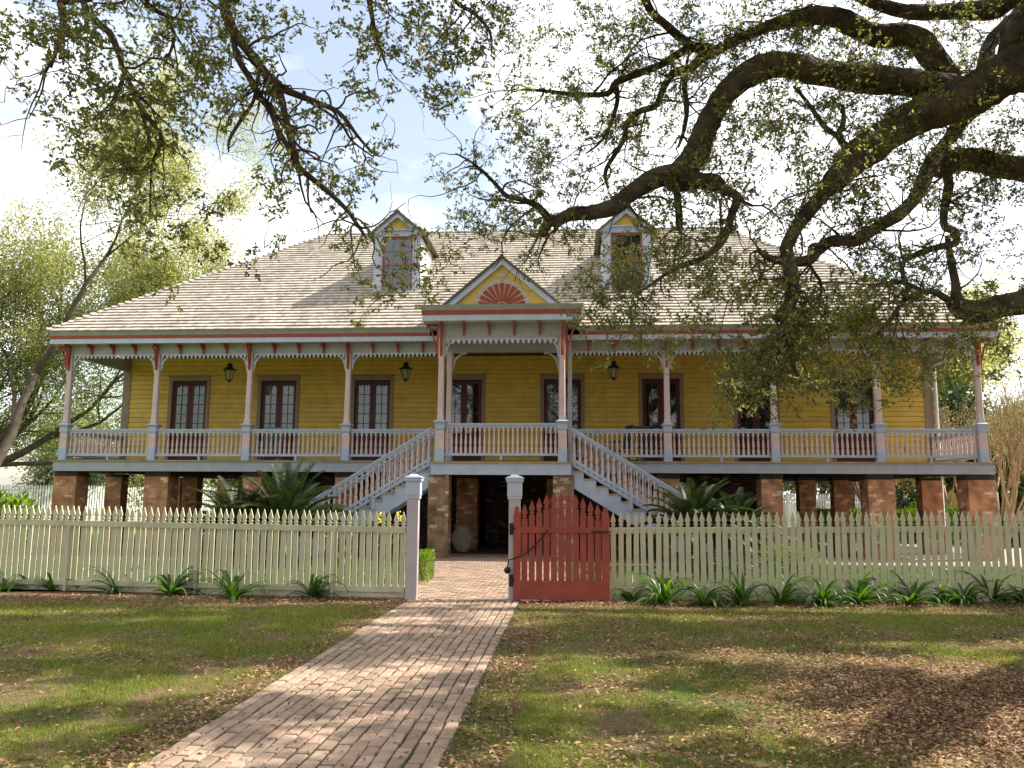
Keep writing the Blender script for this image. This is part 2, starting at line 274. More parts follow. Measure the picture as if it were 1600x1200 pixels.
# ---------------------------------------------------------------- the ground
def groundmat():
    m=bpy.data.materials.new('lawn_ground'); m.use_nodes=True; t=m.node_tree; t.nodes.clear(); l=t.links.new
    o=N(t,'ShaderNodeOutputMaterial'); b=N(t,'ShaderNodeBsdfPrincipled'); b.inputs['Roughness'].default_value=0.95; b.inputs['Specular IOR Level'].default_value=0.1
    tc=N(t,'ShaderNodeTexCoord'); n1=N(t,'ShaderNodeTexNoise'); n1.inputs['Scale'].default_value=0.9; n1.inputs['Detail'].default_value=6; n1.inputs['Roughness'].default_value=0.65
    n2=N(t,'ShaderNodeTexNoise'); n2.inputs['Scale'].default_value=22; n2.inputs['Detail'].default_value=6; n2.inputs['Roughness'].default_value=0.8
    l(tc.outputs['Object'],n1.inputs[0]); l(tc.outputs['Object'],n2.inputs[0])
    g=N(t,'ShaderNodeValToRGB'); e=g.color_ramp.elements; e[0].position=0.35; e[0].color=(0.035,0.055,0.012,1); e[1].position=0.7; e[1].color=(0.12,0.17,0.03,1); l(n2.outputs[0],g.inputs[0])
    s=N(t,'ShaderNodeValToRGB'); e=s.color_ramp.elements; e[0].position=0.35; e[0].color=(0.07,0.045,0.028,1); e[1].position=0.7; e[1].color=(0.26,0.18,0.10,1); l(n2.outputs[0],s.inputs[0])
    f=N(t,'ShaderNodeValToRGB'); f.color_ramp.elements[0].position=0.36; f.color_ramp.elements[1].position=0.56; l(n1.outputs[0],f.inputs[0])
    mx=N(t,'ShaderNodeMix',data_type='RGBA'); l(f.outputs[0],mx.inputs['Factor']); l(g.outputs[0],mx.inputs['A']); l(s.outputs[0],mx.inputs['B']); l(mx.outputs['Result'],b.inputs['Base Color'])
    bp=N(t,'ShaderNodeBump'); bp.inputs['Strength'].default_value=0.6; bp.inputs['Distance'].default_value=0.02; l(n2.outputs[0],bp.inputs['Height']); l(bp.outputs[0],b.inputs['Normal']); l(b.outputs[0],o.inputs[0]); return m
M['ground']=groundmat()
g=B(); n=24
for i in range(n+1):
    for j in range(n+1):
        X=-450+900*i/n; Y=-150+900*j/n; g.v.append((X,Y,0))
for i in range(n):
    for j in range(n): a=i*(n+1)+j; g.f.append((a,a+n+1,a+n+2,a+1))
tag(obj('lawn',g,M['ground'],fix=False),kind='structure')
M['lawngreen']=mat('bright_lawn',(0.17,0.25,0.03),0.9,14,0.2,bump=0.5,bscale=30,col2=(0.07,0.11,0.02))
def sheet(name,pts,z,m):
    b=B(); b.add([(x,y,z) for x,y in pts],[tuple(range(len(pts)))]); o=obj(name,b,m,fix=False)
    if o.data.polygons[0].normal.z<0: o.data.flip_normals()
    return tag(o,kind='structure')
sheet('garden_lawn',[(-60,14.95),(-1.9,14.4),(-2.6,22.0),(-14.6,23.6),(-17,60),(-60,60)],0.004,M['lawngreen'])
M['soil']=mat('garden_soil',(0.13,0.085,0.05),0.95,9,0.25,bump=0.6,bscale=30)
sheet('garden_bed',[(0.35,13.95),(14,14.3),(16,21.0),(0.2,21.9)],0.004,M['soil'])
M['mulch']=mat('leaf_mulch',(0.15,0.085,0.05),0.95,14,0.25,bump=0.7,bscale=40)
def wavy(x0,y0,x1,y1,n,amp,back):
    f=[]
    for i in range(n+1):
        t=i/n; f.append((x0+(x1-x0)*t,y0+(y1-y0)*t-0.45-amp*noise.noise(Vector((i*.6,back,0)))))
    return f+[(x1,y1+0.2),(x0,y0+0.2)]
sheet('flower_bed',wavy(-15,15.75,-1.75,13.65,40,0.25,1),0.004,M['mulch'])
sheet('flower_bed',wavy(0.15,13.6,15,13.75,40,0.25,5),0.004,M['mulch'])
# brick path
A_=0.0745; ex=Vector((math.cos(A_),-math.sin(A_),0)); ey=Vector((math.sin(A_),math.cos(A_),0)); HO=Vector((-0.20,23.95,0))
M['pathbed']=mat('path_joint_soil',(0.07,0.06,0.035),0.95,12,0.25,col2=(0.04,0.055,0.02))
M['paver']=mat('path_brick',(0.40,0.27,0.20),0.85,1.5,0.10,island=0.24,bump=0.35,bscale=35,col2=(0.27,0.21,0.15),dirt=0.25)
pa=Vector((-1.285-0.05,5.27-0.02,0)); pd=(Vector((-0.765,13.55,0))-pa).normalized(); pn=Vector((pd.y,-pd.x,0))
def P2(u,v): return pa+pn*u+pd*v
b=B(); bw=.104; bl=.205; W=0.86
r=random.Random(3)
for c in range(17):
    u=-W+ c*bw*1.0; off=(c%2)*bl/2+r.uniform(-.02,.02); k=-12
    while True:
        v=k*bl+off; k+=1
        if v>8.15: break
        lp=bl*1.0
        cx=u+bw/2+r.uniform(-.003,.003)+0.012*noise.noise(Vector((u*3,v*1.5,0))); cy=v+lp/2+r.uniform(-.006,.006)+0.02*noise.noise(Vector((u*2,v,3)))
        hw=bw/2-.005-r.uniform(0,.004); hl=lp/2-.006-r.uniform(0,.006); z=.022+r.uniform(-.004,.004)+0.008*noise.noise(Vector((u*1.5,v,7))); an=r.uniform(-.03,.03); tx=r.uniform(-.03,.03); ty=r.uniform(-.02,.02)
        vs=[]
        for zz,ins in ((-.005,0),(z-.007,0),(z,.009)):
            for sx,sy in ((-1,-1),(1,-1),(1,1),(-1,1)):
                x=sx*(hw-ins); y=sy*(hl-ins); x,y=x*math.cos(an)-y*math.sin(an),x*math.sin(an)+y*math.cos(an)
                q=P2(cx+x,cy+y); vs.append((q.x,q.y,zz+(x*tx+y*ty if zz>0 else 0)))
        b.add(vs,[(8,9,10,11)]+[(i+4*k2,(i+1)%4+4*k2,(i+1)%4+4*k2+4,i+4*k2+4) for k2 in (0,1) for i in range(4)])
# inside the gate the bricks run square to the house
def HL(x,y,z=0): return HO+ex*x+ey*y+Vector((0,0,z))
v=-10.35
row=0
while v<0.6:
    x0=-1.55 if v<-3.9 else -1.55-(v+3.9)*0.45; x0=max(x0,-2.6); u=x0+(row%2)*.1
    while u<1.9:
        q0=HL(u,v); z=.02+r.uniform(-.004,.004); hw=.096; hl=.047; an=r.uniform(-.02,.02)
        vs=[]
        for zz,ins in ((-.004,0),(z,.006)):
            for sx,sy in ((-1,-1),(1,-1),(1,1),(-1,1)):
                q=q0+ex*(sx*(hw-ins)+an*sy*.05)+ey*(sy*(hl-ins)+an*sx*.1); vs.append((q.x,q.y,zz))
        b.add(vs,[(4,5,6,7)]+[(i,(i+1)%4,(i+1)%4+4,i+4) for i in range(4)])
        u+=.205
    v+=.106; row+=1
tag(obj('brick_path',b,M['paver']),kind='structure')
q=[P2(-W-.02,-2.6),P2(W+.08,-2.6),P2(W+.08,8.3),P2(-W-.02,8.3)]
sheet('path_bed',[(p.x,p.y) for p in q],0.008,M['pathbed'])
q=[HL(-1.65,-10.4),HL(2.0,-10.4),HL(2.0,.7),HL(-2.7,.7),HL(-2.6,-1.6),HL(-1.65,-3.9)]
sheet('path_bed',[(p.x,p.y) for p in q],0.0085,M['pathbed'])
M['cellarfloor']=mat('cellar_floor',(0.16,0.12,0.09),0.9,4,0.2,bump=0.3)
q=[HL(-13.7,.75),HL(13.7,.75),HL(13.7,13),HL(-13.7,13)]
sheet('cellar_floor',[(p.x,p.y) for p in q],0.006,M['cellarfloor'])
M['terrace']=mat('pale_brick_terrace',(0.50,0.40,0.33),0.9,6,0.15,bump=0.3)
q=[HL(6,-1.9),HL(26,-1.9),HL(26,9),HL(14,9),HL(14,.7),HL(6,.7)]
sheet('garden_walk',[(p.x,p.y) for p in q],0.010,M['terrace'])
# grass blades and fallen leaves on the lawn
def vn(x,y,s,seed=0):
    X=x*s+seed*17.3; Y=y*s+seed*9.1; xi=np.floor(X).astype(int); yi=np.floor(Y).astype(int); fx=X-xi; fy=Y-yi; fx=fx*fx*(3-2*fx); fy=fy*fy*(3-2*fy)
    def h(a,b): 
        k=(a*374761393+b*668265263+seed*1442695041)&0x7fffffff; k=(k^(k>>13))*1274126177&0x7fffffff; return ((k^(k>>16))&0xffff)/65535.0
    return (h(xi,yi)*(1-fx)+h(xi+1,yi)*fx)*(1-fy)+(h(xi,yi+1)*(1-fx)+h(xi+1,yi+1)*fx)*fy
def fbm(x,y,s,seed=0): return 0.5*vn(x,y,s,seed)+0.3*vn(x,y,s*2.1,seed+1)+0.2*vn(x,y,s*4.5,seed+2)
def onpath(x,y,mar=0.0):
    u=(x-pa.x)*pn.x+(y-pa.y)*pn.y; return (u>-W-mar)&(u<W+.05+mar)
def lawn_pts(n,ymax=14.2):
    y=4.4+(ymax-4.4)*NP.random(n)**1.35; x=(NP.random(n)*2-1)*(0.66*y+1.8); return x,y
def litter_amt(x,y):
    a=fbm(x,y,0.55,3)
    right=np.clip((x+0.6)/2.0,0,1)*0.10-0.06; heap=np.exp(-(((x-4.0)/1.9)**2+((y-6.6)/1.5)**2)**1.5)*0.95
    fen=np.clip((y-12.3)/1.2,0,1)*0.45; edge=np.where(onpath(x,y,0.40),0.25,0)
    return np.clip(a-0.335+right+heap+fen+edge,0,1)
x,y=lawn_pts(680000,13.5); la=litter_amt(x,y); keep=(~onpath(x,y,-0.07+0.05*vn(x,y,3.0,4)))&(NP.random(len(x))<np.clip(1.1-la*2.3,0.02,1)*np.clip(fbm(x,y,1.9,8)*3.4-1.0,0.08,1)); x=x[keep]; y=y[keep]
n=len(x); h=NP.uniform(.014,.042,n)*(0.7+fbm(x,y,0.9,5)*0.7)*(0.75+y*0.04); an=NP.uniform(0,2*np.pi,n); w=NP.uniform(.0015,.003,n)*(0.75+y*0.10)
ln=NP.normal(size=(n,2))*h[:,None]*0.55
V=np.stack([np.stack([x-np.cos(an)*w,y-np.sin(an)*w,np.zeros(n)],1),np.stack([x+np.cos(an)*w,y+np.sin(an)*w,np.zeros(n)],1),np.stack([x+ln[:,0],y+ln[:,1],h],1)],1).reshape(-1,3)
npmesh('grass',V,np.arange(3*n).reshape(n,3),M['grass'],kind='stuff')
x,y=lawn_pts(350000,13.9); la=litter_amt(x,y); keep=(NP.random(len(x))<np.where(onpath(x,y),0.018,la*1.05+0.02)); x=x[keep]; y=y[keep]; n=len(x)
z=np.where(onpath(x,y),0.03,NP.uniform(.004,.026,n)); P=np.stack([x,y,z],1); D=np.stack([*NP.normal(size=(2,n)),NP.normal(size=n)*0.22],1); D=nrm(D)
S=nrm(np.cross(D,np.stack([NP.normal(size=n)*.3,NP.normal(size=n)*.3,np.ones(n)],1))); Ln=NP.uniform(.028,.06,n)[:,None]; Wd=Ln*NP.uniform(.32,.5,n)[:,None]; up=np.array([0,0,1.0])
V=np.stack([P,P+D*Ln*.5+S*Wd/2+up*Wd*.25,P+D*Ln,P+D*Ln*.5-S*Wd/2+up*Wd*.25],1).reshape(-1,3)
npmesh('fallen_leaves',V,np.arange(4*n).reshape(n,4),M['litter'],kind='stuff')
# bright low ground cover behind the fence
def patch(name,x0,x1,y0,y1,n,hh,m):
    x=NP.uniform(x0,x1,n); y=NP.uniform(y0,y1,n); h=NP.uniform(hh*.4,hh,n)*(0.4+fbm(x,y,1.2,4)); an=NP.uniform(0,6.28,n); w=NP.uniform(.006,.014,n); ln=NP.normal(size=(n,2))*h[:,None]*.5
    V=np.stack([np.stack([x-np.cos(an)*w,y-np.sin(an)*w,np.zeros(n)],1),np.stack([x+np.cos(an)*w,y+np.sin(an)*w,np.zeros(n)],1),np.stack([x+ln[:,0],y+ln[:,1],h],1)],1).reshape(-1,3)
    npmesh(name,V,np.arange(3*n).reshape(n,3),m,kind='stuff')
patch('ground_cover',-16,-2.2,15.6,21.5,22000,.16,M['lily'])
patch('ground_cover',1.0,13,14.6,20.5,12000,.22,M['lily'])
# ---------------------------------------------------------------- the house
H=thing('plantation_house',HO,-A_,'raised yellow clapboard house with a long railed gallery, brick piers and steep shingled roof','house')
PX=[-13.22,-10.48,-7.62,-4.64,4.64,7.62,10.48,13.22]; FL=2.68; G=3.1; PFL=2.60; PZ=-1.2; PPX=1.68
def ho(name,b,m,parent=None,**k): return obj(name,b,m,parent or H,**k)
DOORS=[-10.93,-7.85,-4.67,-1.62,1.62,4.80,7.81,10.84]
DW=.60; DTOP=5.49; CW=.72; CTOP=5.67
# clapboards: lapped boards run between the door openings
b=B(); z=FL; k=0
xs=[-13.05]+[v for d in DOORS for v in (d-.66,d+.66)]+[13.05]
while z<6.28:
    z1=z+.158
    iv=[(xs[i],xs[i+1]) for i in range(0,len(xs),2)] if z<DTOP+.06 else [(-13.05,13.05)]
    for a,c in iv:
        zt=z1-.016
        b.add([(a,G-.034,z),(c,G-.034,z),(c,G-.016,zt),(a,G-.016,zt),(a,G+.012,z),(c,G+.012,z),(a,G+.012,zt),(c,G+.012,zt)],[(0,1,2,3),(4,5,1,0),(3,2,7,6)])
        b.add([(a,G+.012,zt-.01),(c,G+.012,zt-.01),(c,G+.012,z1+.01),(a,G+.012,z1+.01)],[(0,1,2,3)])
    z=z1
ho('wall',b,M['yellow'],fix=False)
b=B(); b.box(-13.2,-13.1,G+.02,12.4,FL,6.2); b.box(13.1,13.2,G+.02,12.4,FL,6.2); b.box(-13.2,13.2,12.4,12.5,FL,6.2); ho('wall',b,M['yellow'])
b=B(); b.box(-13.05,13.05,G+1.6,G+1.7,FL,6.36); b.box(-13.05,13.05,G+.02,G+1.6,FL-.001,FL+.02); ho('dark_room_backing',b,M['dark'])  # near-black backing behind the doors: darkness of unlit rooms put into its colour
b=B()
for s in (-1,1):
    b.box(s*13.13-.13,s*13.13+.13,G-.045,G+.12,FL,6.35)
    b.box(s*13.13-.17,s*13.13+.17,G-.07,G-.046,5.55,5.62)
    ho('corner_pilaster',b,M['casing']); b=B()
b=B(); b.box(-13.0,13.0,G-.05,G+.02,6.28,6.355); ho('cornice_strip',b,M['maroon'])
# doors
for i,d in enumerate(DOORS):
    cur=i<3
    D=thing('door'); D.parent=H; D.location=(d,G,0)
    b=B(); dd=.11
    for s in (-1,1): b.box(s*DW-(0 if s>0 else .12),s*DW+(.12 if s>0 else 0),-.05,.13,FL,DTOP)
    b.box(-CW,CW,-.05,.13,DTOP,CTOP-.03); b.box(-CW-.03,CW+.03,-.08,.10,CTOP-.03,CTOP)
    obj('casing',b,M['casing'],D,bev=.004)
    for s in (-1,1):
        b=B(); x0,x1=(-DW+.015,-.006) if s<0 else (.006,DW-.015); y0,y1=.06,.10; z0=FL+.03; zt=DTOP-.02
        st=.10
        b.box(x0,x0+st,y0,y1,z0,zt); b.box(x1-st,x1,y0,y1,z0,zt); b.box(x0+st,x1-st,y0,y1,zt-.13,zt); b.box(x0+st,x1-st,y0,y1,3.62,3.74)
        b.box(x0+st,x1-st,y0,y1,z0,z0+.18); b.box(x0+st,x1-st,y0+.02,y1-.01,z0+.18,3.62); b.box(x0+st+.05,x1-st-.05,y0+.004,y0+.02,z0+.25,3.55)
        gx0,gx1,gz0,gz1=x0+st,x1-st,3.74,zt-.13
        b.box((gx0+gx1)/2-.011,(gx0+gx1)/2+.011,y0+.006,y1-.006,gz0,gz1)
        for q in range(1,5):
            zz=gz0+(gz1-gz0)*q/5; b.box(gx0,gx1,y0+.008,y1-.008,zz-.011,zz+.011)
        lf=obj('door_leaf',b,M['maroon'],D)
        b=B(); b.box(gx0,gx1,y0+.018,y0+.022,gz0,gz1); obj('pane',b,M['glass'],lf)
        if cur:
            b=B(); nn=26
            for q in range(nn+1):
                xx=gx0-.02+(gx1-gx0+.04)*q/nn; yy=y1+.05+.022*math.sin(q*1.55+s); b.v+= [(xx,yy,gz0-.04),(xx,yy,gz1+.04)]
            b.f=[(2*q,2*q+2,2*q+3,2*q+1) for q in range(nn)]; obj('curtain',b,M['curtain'],lf,fix=False)
    b=B(); b.tube([(.05,.055,3.66),(.05,.02,3.66)],.008); b.tube([(.05,.018,3.66),(.11,.015,3.66)],.009); obj('handle',b,M['black'],D)
    b=B(); b.box(-CW,CW,-.07,.2,FL+.001,FL+.045); obj('threshold',b,M['casing'],D)
b=B()
for x in (-9.35,-6.2,-5.95,6.3,9.3,12.3): b.box(x-.05,x+.05,G-.035,G-.023,3.15,3.27)
ho('socket_plate',b,M['casing'])
# gallery floor, edge beam, ceiling
b=B(); x=-13.5
while x<13.5: b.box(x+.002,min(x+.118,13.5),-.16,G+.02,FL-.04,FL+R_.uniform(-.001,.001)); x+=.12
ho('gallery_floor',b,M['floor'])
b=B(); b.box(-13.46,13.46,-.12,-.04,FL-.33,FL-.04); b.box(-13.46,-13.40,-.04,G,FL-.33,FL-.04); b.box(13.40,13.46,-.04,G,FL-.33,FL-.04); ho('edge_beam',b,M['bluegrey'],bev=.006)
b=B()
for x in np.arange(-13.2,13.3,.6): b.box(x-.04,x+.04,-.04,12.3,FL-.30,FL-.05)
b.box(-13.4,13.4,G,12.4,FL-.05,FL-.02); ho('floor_joist',b,M['darkwood'])
b=B(); b.box(-13.15,13.15,.071,G+.05,6.36,6.38); ho('gallery_ceiling',b,M['bluew'])
# frieze beam, cornice
BT=5.86
b=B()
for a,c in ((-13.32,-PPX-.1),(PPX+.1,13.32)): b.box(a,c,-.07,.07,BT,6.20)
ho('frieze',b,M['grey'])
b=B()
for s in (-1,1): b=B(); b.box(s*13.22-.07,s*13.22+.07,.07,G,BT-.04,6.2); ho('end_beam',b,M['grey'])
# cornice runs round the front and sides
def cornice(parent,segs,zb):
    # segs: list of (x0,x1,yfront) boxes ; zb: heights of the three bands
    pass
EX=13.65; EY=-.45
CPX=2.17; CPY=-1.65
for (a,c) in ((-EX,-CPX+.02),(CPX-.02,EX)):
    b=B(); b.box(min(a,-1.76) if a<0 else 1.76,-1.76 if a<0 else c,EY,EY+.03,6.12,6.27); ho('fascia',b,M['bluew'],bev=.004)
    b=B(); b.box(a,c,EY-.02,EY+.03,6.272,6.36); ho('red_moulding',b,M['red'])
    b=B(); b.add([(a,EY-.02,6.362),(c,EY-.02,6.362),(c,EY-.10,6.485),(a,EY-.10,6.485),(a,EY+.03,6.362),(c,EY+.03,6.362),(c,EY+.03,6.485),(a,EY+.03,6.485)],[(0,1,2,3),(4,7,6,5),(3,2,6,7),(0,4,5,1),(0,3,7,4),(1,5,6,2)]); ho('crown_moulding',b,M['grey'])
b=B()
for s in (-1,1):
    b.box(min(s*EX,s*(EX-.03)),max(s*EX,s*(EX-.03)),EY+.03,12.9,6.12,6.27); 
ho('fascia',b,M['bluew'])
b=B()
for s in (-1,1):
    b.box(min(s*(EX+.02),s*(EX-.03)),max(s*(EX+.02),s*(EX-.03)),EY+.03,12.9,6.272,6.36)
ho('red_moulding',b,M['red'])
b=B(); b.box(-EX+.03,EX-.03,EY+.03,-.07,6.125,6.14)
for s in (-1,1): b.box(min(s*13.29,s*(EX-.03)),max(s*13.29,s*(EX-.03)),-.07,12.8,6.125,6.14)
ho('soffit',b,M['bluegrey'])
# scalloped trim
def scallop(xa,xb,y,z,pit=.125,dep=.145):
    b=B(); n=max(1,round((xb-xa)/pit)); p=(xb-xa)/n; b.box(xa,xb,y-.009,y+.009,z-.035,z)
    for i in range(n):
        c=xa+p*(i+.5); pts=[(c-p/2+.004,z-.036)]; 
        for k in range(0,7): a=math.pi*k/6; pts.append((c-p*.40*math.cos(a)*(1-.55*math.sin(a)),z-.036-(dep-.036)*math.sin(a)))
        pts.append((c+p/2-.004,z-.036)); b.prism(pts,y-.008,y+.008)
    return b
allp=PX[:4]+[-PPX]; allq=[PPX]+PX[4:]
for seq in (allp,allq):
    for a,c in zip(seq[:-1],seq[1:]): ho('scalloped_trim',scallop(a+.1,c-.1,-.05,BT-.001),M['bluew'])
# small red brackets under the eaves
def corbel(big=False):
    b=B(); h,d=(.26,.33)
    b.prism([(0,0),(0,-h),(-.05,-h-.02),(-.07,-h*.6),(-.16,-h*.35),(-d,-.07),(-d,0)],-.028,.028,Matrix.Rotation(math.pi/2,4,'Z'))
    return b
c0=ho('eave_bracket',corbel(),M['red']); first=True
for seq in (allp,allq):
    for a,c in zip(seq[:-1],seq[1:]):
        for q in (1,2,3):
            o=c0 if first else c0.copy()
            if not first: COL.objects.link(o)
            o.location=(a+(c-a)*q/4,-.07,6.12); first=False
def pcol(x,y,fl,top,capz,big=.115):
    P=thing('porch_post'); P.parent=H; P.location=(x,y,0)
    b=B(); r=.085
    pts=[]; ch=.024
    def octa(z,r,ch): return [(-r+ch,-r,z),(r-ch,-r,z),(r,-r+ch,z),(r,r-ch,z),(r-ch,r,z),(-r+ch,r,z),(-r,r-ch,z),(-r,-r+ch,z)]
    rings=[octa(capz+.0,r+.005,.004),octa(capz+.08,r+.005,.004),octa(capz+.13,r-.004,ch),octa(top-.62,r-.012,ch),octa(top-.55,r-.004,.004),octa(top,r-.004,.004)]
    vs=[p for rr in rings for p in rr]; b.add(vs,[(i*8+k,i*8+(k+1)%8,(i+1)*8+(k+1)%8,(i+1)*8+k) for i in range(5) for k in range(8)]+[tuple(range(40,48))])
    b.box(-big+.008,big-.008,-big+.008,big-.008,fl+.362,capz-.282)
    obj('shaft',b,M['pink'],P)
    b=B(); b.box(-big,big,-big,big,fl,fl+.36); b.box(-big+.013,big-.013,-big+.013,big-.013,fl+.36,capz-.27); b.frustum(0,0,capz-.27,capz-.24,big-.01,big+.01); b.box(-big-.01,big+.01,-big-.01,big+.01,capz-.24,capz-.09); b.frustum(0,0,capz-.09,capz-.05,big+.01,big+.055); b.box(-big-.055,big+.055,-big-.055,big+.055,capz-.05,capz-.02); b.frustum(0,0,capz-.02,capz+.012,big+.04,r+.01)
    obj('pedestal',b,M['blue'],P,bev=.004)
    return P
def arm(parent,s,top,m='bluew'):
    # curved wooden brace between post and beam
    pts=[];n=9
    for k in range(n): t=k/(n-1); a=t*math.pi/2; pts.append((s*(.09+.36*(1-math.cos(a))),top-.02-.42*(1-math.sin(a))))
    w=.045; out=[]
    inn=[(x+s*w*.9,z-w*.2) for x,z in pts]
    poly=pts+[(s*(.50),top-.001),(s*.50,top-.035)]+inn[::-1][1:]
    b=B(); 
    for k in range(n-1):
        x0,z0=pts[k];x1,z1=pts[k+1]; dx,dz=x1-x0,z1-z0; L=math.hypot(dx,dz); nx,nz=dz/L*s*w,-dx/L*s*w
        b.prism([(x0,z0),(x1,z1),(x1+nx,z1+nz),(x0+nx,z0+nz)] ,-.02,.02)
    b.box(min(s*.09,s*.12),max(s*.09,s*.12),-.02,.02,top-.5,top-.001); b.box(min(s*.12,s*.50),max(s*.12,s*.50),-.02,.02,top-.03,top-.001)
    b.lathe([(.0,-.03),(.022,-.02),(.022,.02),(0,.03)],(s*.47,0,top-.06),8)
    return obj('brace',b,M[m],parent)
def redbr(parent,top,zt,side=None,reach=.36):
    # big red bracket: a stem on the post face and a curved strut up to the eave
    b=B(); Mx=Matrix.Rotation(math.pi/2,4,'Z') if side is None else (Matrix.Identity(4) if side>0 else Matrix.Rotation(math.pi,4,'Z'))
    # in its own plane x<0 is outward for front (rotated), so draw with outward = -x
    sg=-1 if side is None else 1
    def X(v): return sg*v
    b.prism([(X(.09),zt),(X(.15),zt),(X(.15),top-.42),(X(.12),top-.5),(X(.09),top-.42)],-.03,.03,Mx)
    b.prism([(X(.151),zt),(X(.09+reach),zt),(X(.09+reach),zt-.06),(X(.151),zt-.06)],-.028,.028,Mx)
    pts=[(X(.15),top-.34),(X(.19),top-.2),(X(.22),top-.02),(X(.30),zt-.16),(X(.07+reach),zt-.061)]
    b.tube([Mx@Vector((x,0,z)) for x,z in pts],.026,6)
    for k in range(4): b.cbox((X(.175+.03*k),0,top-.2+.1*k),(.04,.05,.05),Mx)
    return obj('eave_bracket',b,M['red'],parent)
for i,x in enumerate(PX):
    P=pcol(x,0,FL,BT,3.76)
    if i!=0: arm(P,-1,BT)
    if i!=7: arm(P,1,BT)
    redbr(P,BT,6.12)
    if i in (0,7): redbr(P,BT,6.12,side=-1 if i==0 else 1)
# ---- portico
PB=6.03
for s in (-1,1):
    P=pcol(s*PPX,PZ,PFL,PB,3.74,.125); arm(P,-s,PB); redbr(P,PB,6.45); redbr(P,PB,6.45,side=s)
    P=pcol(s*(PPX-.05),0,FL,BT,3.76,.10); arm(P,-s,BT)
b=B(); x=-1.95
while x<1.95: b.box(x+.002,min(x+.118,1.95),-1.38,-.16,PFL-.04,PFL+R_.uniform(-.001,.001)); x+=.12
ho('portico_floor',b,M['floor'])
b=B(); b.box(-1.91,1.91,-1.34,-1.26,PFL-.35,PFL-.04); b.box(-1.91,-1.85,-1.26,-.12,PFL-.35,PFL-.04); b.box(1.85,1.91,-1.26,-.12,PFL-.35,PFL-.04); ho('edge_beam',b,M['blue'],bev=.006)
b=B(); b.box(-PPX-.09,PPX+.09,PZ-.07,PZ+.07,PB,6.45)
for s in (-1,1): b.box(s*PPX-.07,s*PPX+.07,PZ+.07,-.071,PB,6.45)
ho('frieze',b,M['grey'])
b=B(); b.box(-PPX-.07,PPX+.07,-.07,.07,BT,6.28); ho('inner_beam',b,M['bluegrey'])
b=B(); b.box(-PPX+.07,PPX-.07,PZ+.07,-.071,6.3,6.33); ho('portico_ceiling',b,M['bluew'])
ho('scalloped_trim',scallop(-PPX+.1,PPX-.1,PZ-.05,PB-.001,.15,.165),M['bluew'])
b=B(); b.box(-CPX,CPX,CPY,CPY+.03,6.45,6.62)
for s in (-1,1): b.box(min(s*CPX,s*(CPX-.03)),max(s*CPX,s*(CPX-.03)),CPY+.03,-.3,6.45,6.62)
b.box(-CPX+.03,CPX-.03,CPY+.03,-.2,6.455,6.47)
ho('fascia',b,M['bluew'],bev=.004)
b=B(); b.box(-CPX-.02,CPX+.02,CPY-.02,CPY+.03,6.622,6.74)
for s in (-1,1): b.box(min(s*(CPX+.02),s*(CPX-.03)),max(s*(CPX+.02),s*(CPX-.03)),CPY+.03,-.3,6.622,6.74)
ho('red_moulding',b,M['red'])
def crown(b,x,y0,y1,z0,z1,o):
    vs=[(-x,y0,z0),(x,y0,z0),(x+o,y0-o,z1),(-x-o,y0-o,z1),(-x,y1,z0),(x,y1,z0),(x+o,y1,z1),(-x-o,y1,z1)]
    b.add(vs,[(0,1,2,3),(1,5,6,2),(4,0,3,7),(3,2,6,7),(0,4,5,1),(4,7,6,5)])
b=B(); crown(b,CPX+.02,CPY-.02,-.1,6.742,6.88,.09); ho('crown_moulding',b,M['grey'])
c1=ho('eave_bracket',corbel(),M['red']); c1.location=(-1.05,PZ-.07,6.45); c1.scale=(1,1,1.25)
for x in (-.35,.35,1.05):
    o=c1.copy(); COL.objects.link(o); o.location=(x,PZ-.07,6.45)
# ---- shingled planes
def shingles(b,org,ud,vd,nd,vmax,xl,xr,exp=.215,rs=None,th=.038,wmin=.09,wmax=.19):
    rs=rs or random.Random(5); k=0; v=-.05
    while v<vmax:
        v1=min(v+exp*1.18,vmax+.03)
        a,c=xl(max(v,0)),xr(max(v,0)); u=a-rs.random()*.08
        while u<c:
            wd=rs.uniform(wmin,wmax); u0=max(u,a-.02); u1=min(u+wd-.006,c+.02)
            if u1-u0>.03:
                dv=rs.uniform(-.006,.006); t=th+rs.uniform(-.003,.005); tl=rs.uniform(-.003,.003)
                def p(uu,vv,hh): return org+ud*uu+vd*vv+nd*hh
                b.add([p(u0,v+dv,t+tl+.012),p(u1,v+dv,t-tl+.012),p(u1,v1,.006),p(u0,v1,.006),p(u0,v+dv,.004),p(u1,v+dv,.004)],[(0,1,2,3),(4,5,1,0),(4,0,3),(5,2,1)])
            u+=wd
        v+=exp; k+=1
RZ0=6.5; RD=6.55; RZ1=11.5; RX=7.25
sl=math.hypot(RD,RZ1-RZ0); vd=Vector((0,RD/sl,(RZ1-RZ0)/sl)); nd=Vector((0,-(RZ1-RZ0)/sl,RD/sl))
b=B(); xlim=lambda v: EX+.05-(EX+.05-RX)*v/sl
shingles(b,Vector((0,EY-.08,RZ0)),Vector((1,0,0)),vd,nd,sl,lambda v:-xlim(v),xlim)
roof=ho('roof',b,M['shingle'],fix=False)
b=B(); BY=EY-.08+2*RD+.2
e=[(-EX-.05,EY-.08,RZ0),(EX+.05,EY-.08,RZ0),(EX+.05,BY,RZ0),(-EX-.05,BY,RZ0),(-RX,EY-.08+RD,RZ1),(RX,EY-.08+RD,RZ1)]
b.add(e,[(0,1,5,4),(1,2,5),(2,3,4,5),(3,0,4),(3,2,1,0)]); o=ho('roof_deck',b,M['shingledark'])
b=B(); q0=Vector((-RX,EY-.08+RD,RZ1+.03)); 
x=-RX-.05
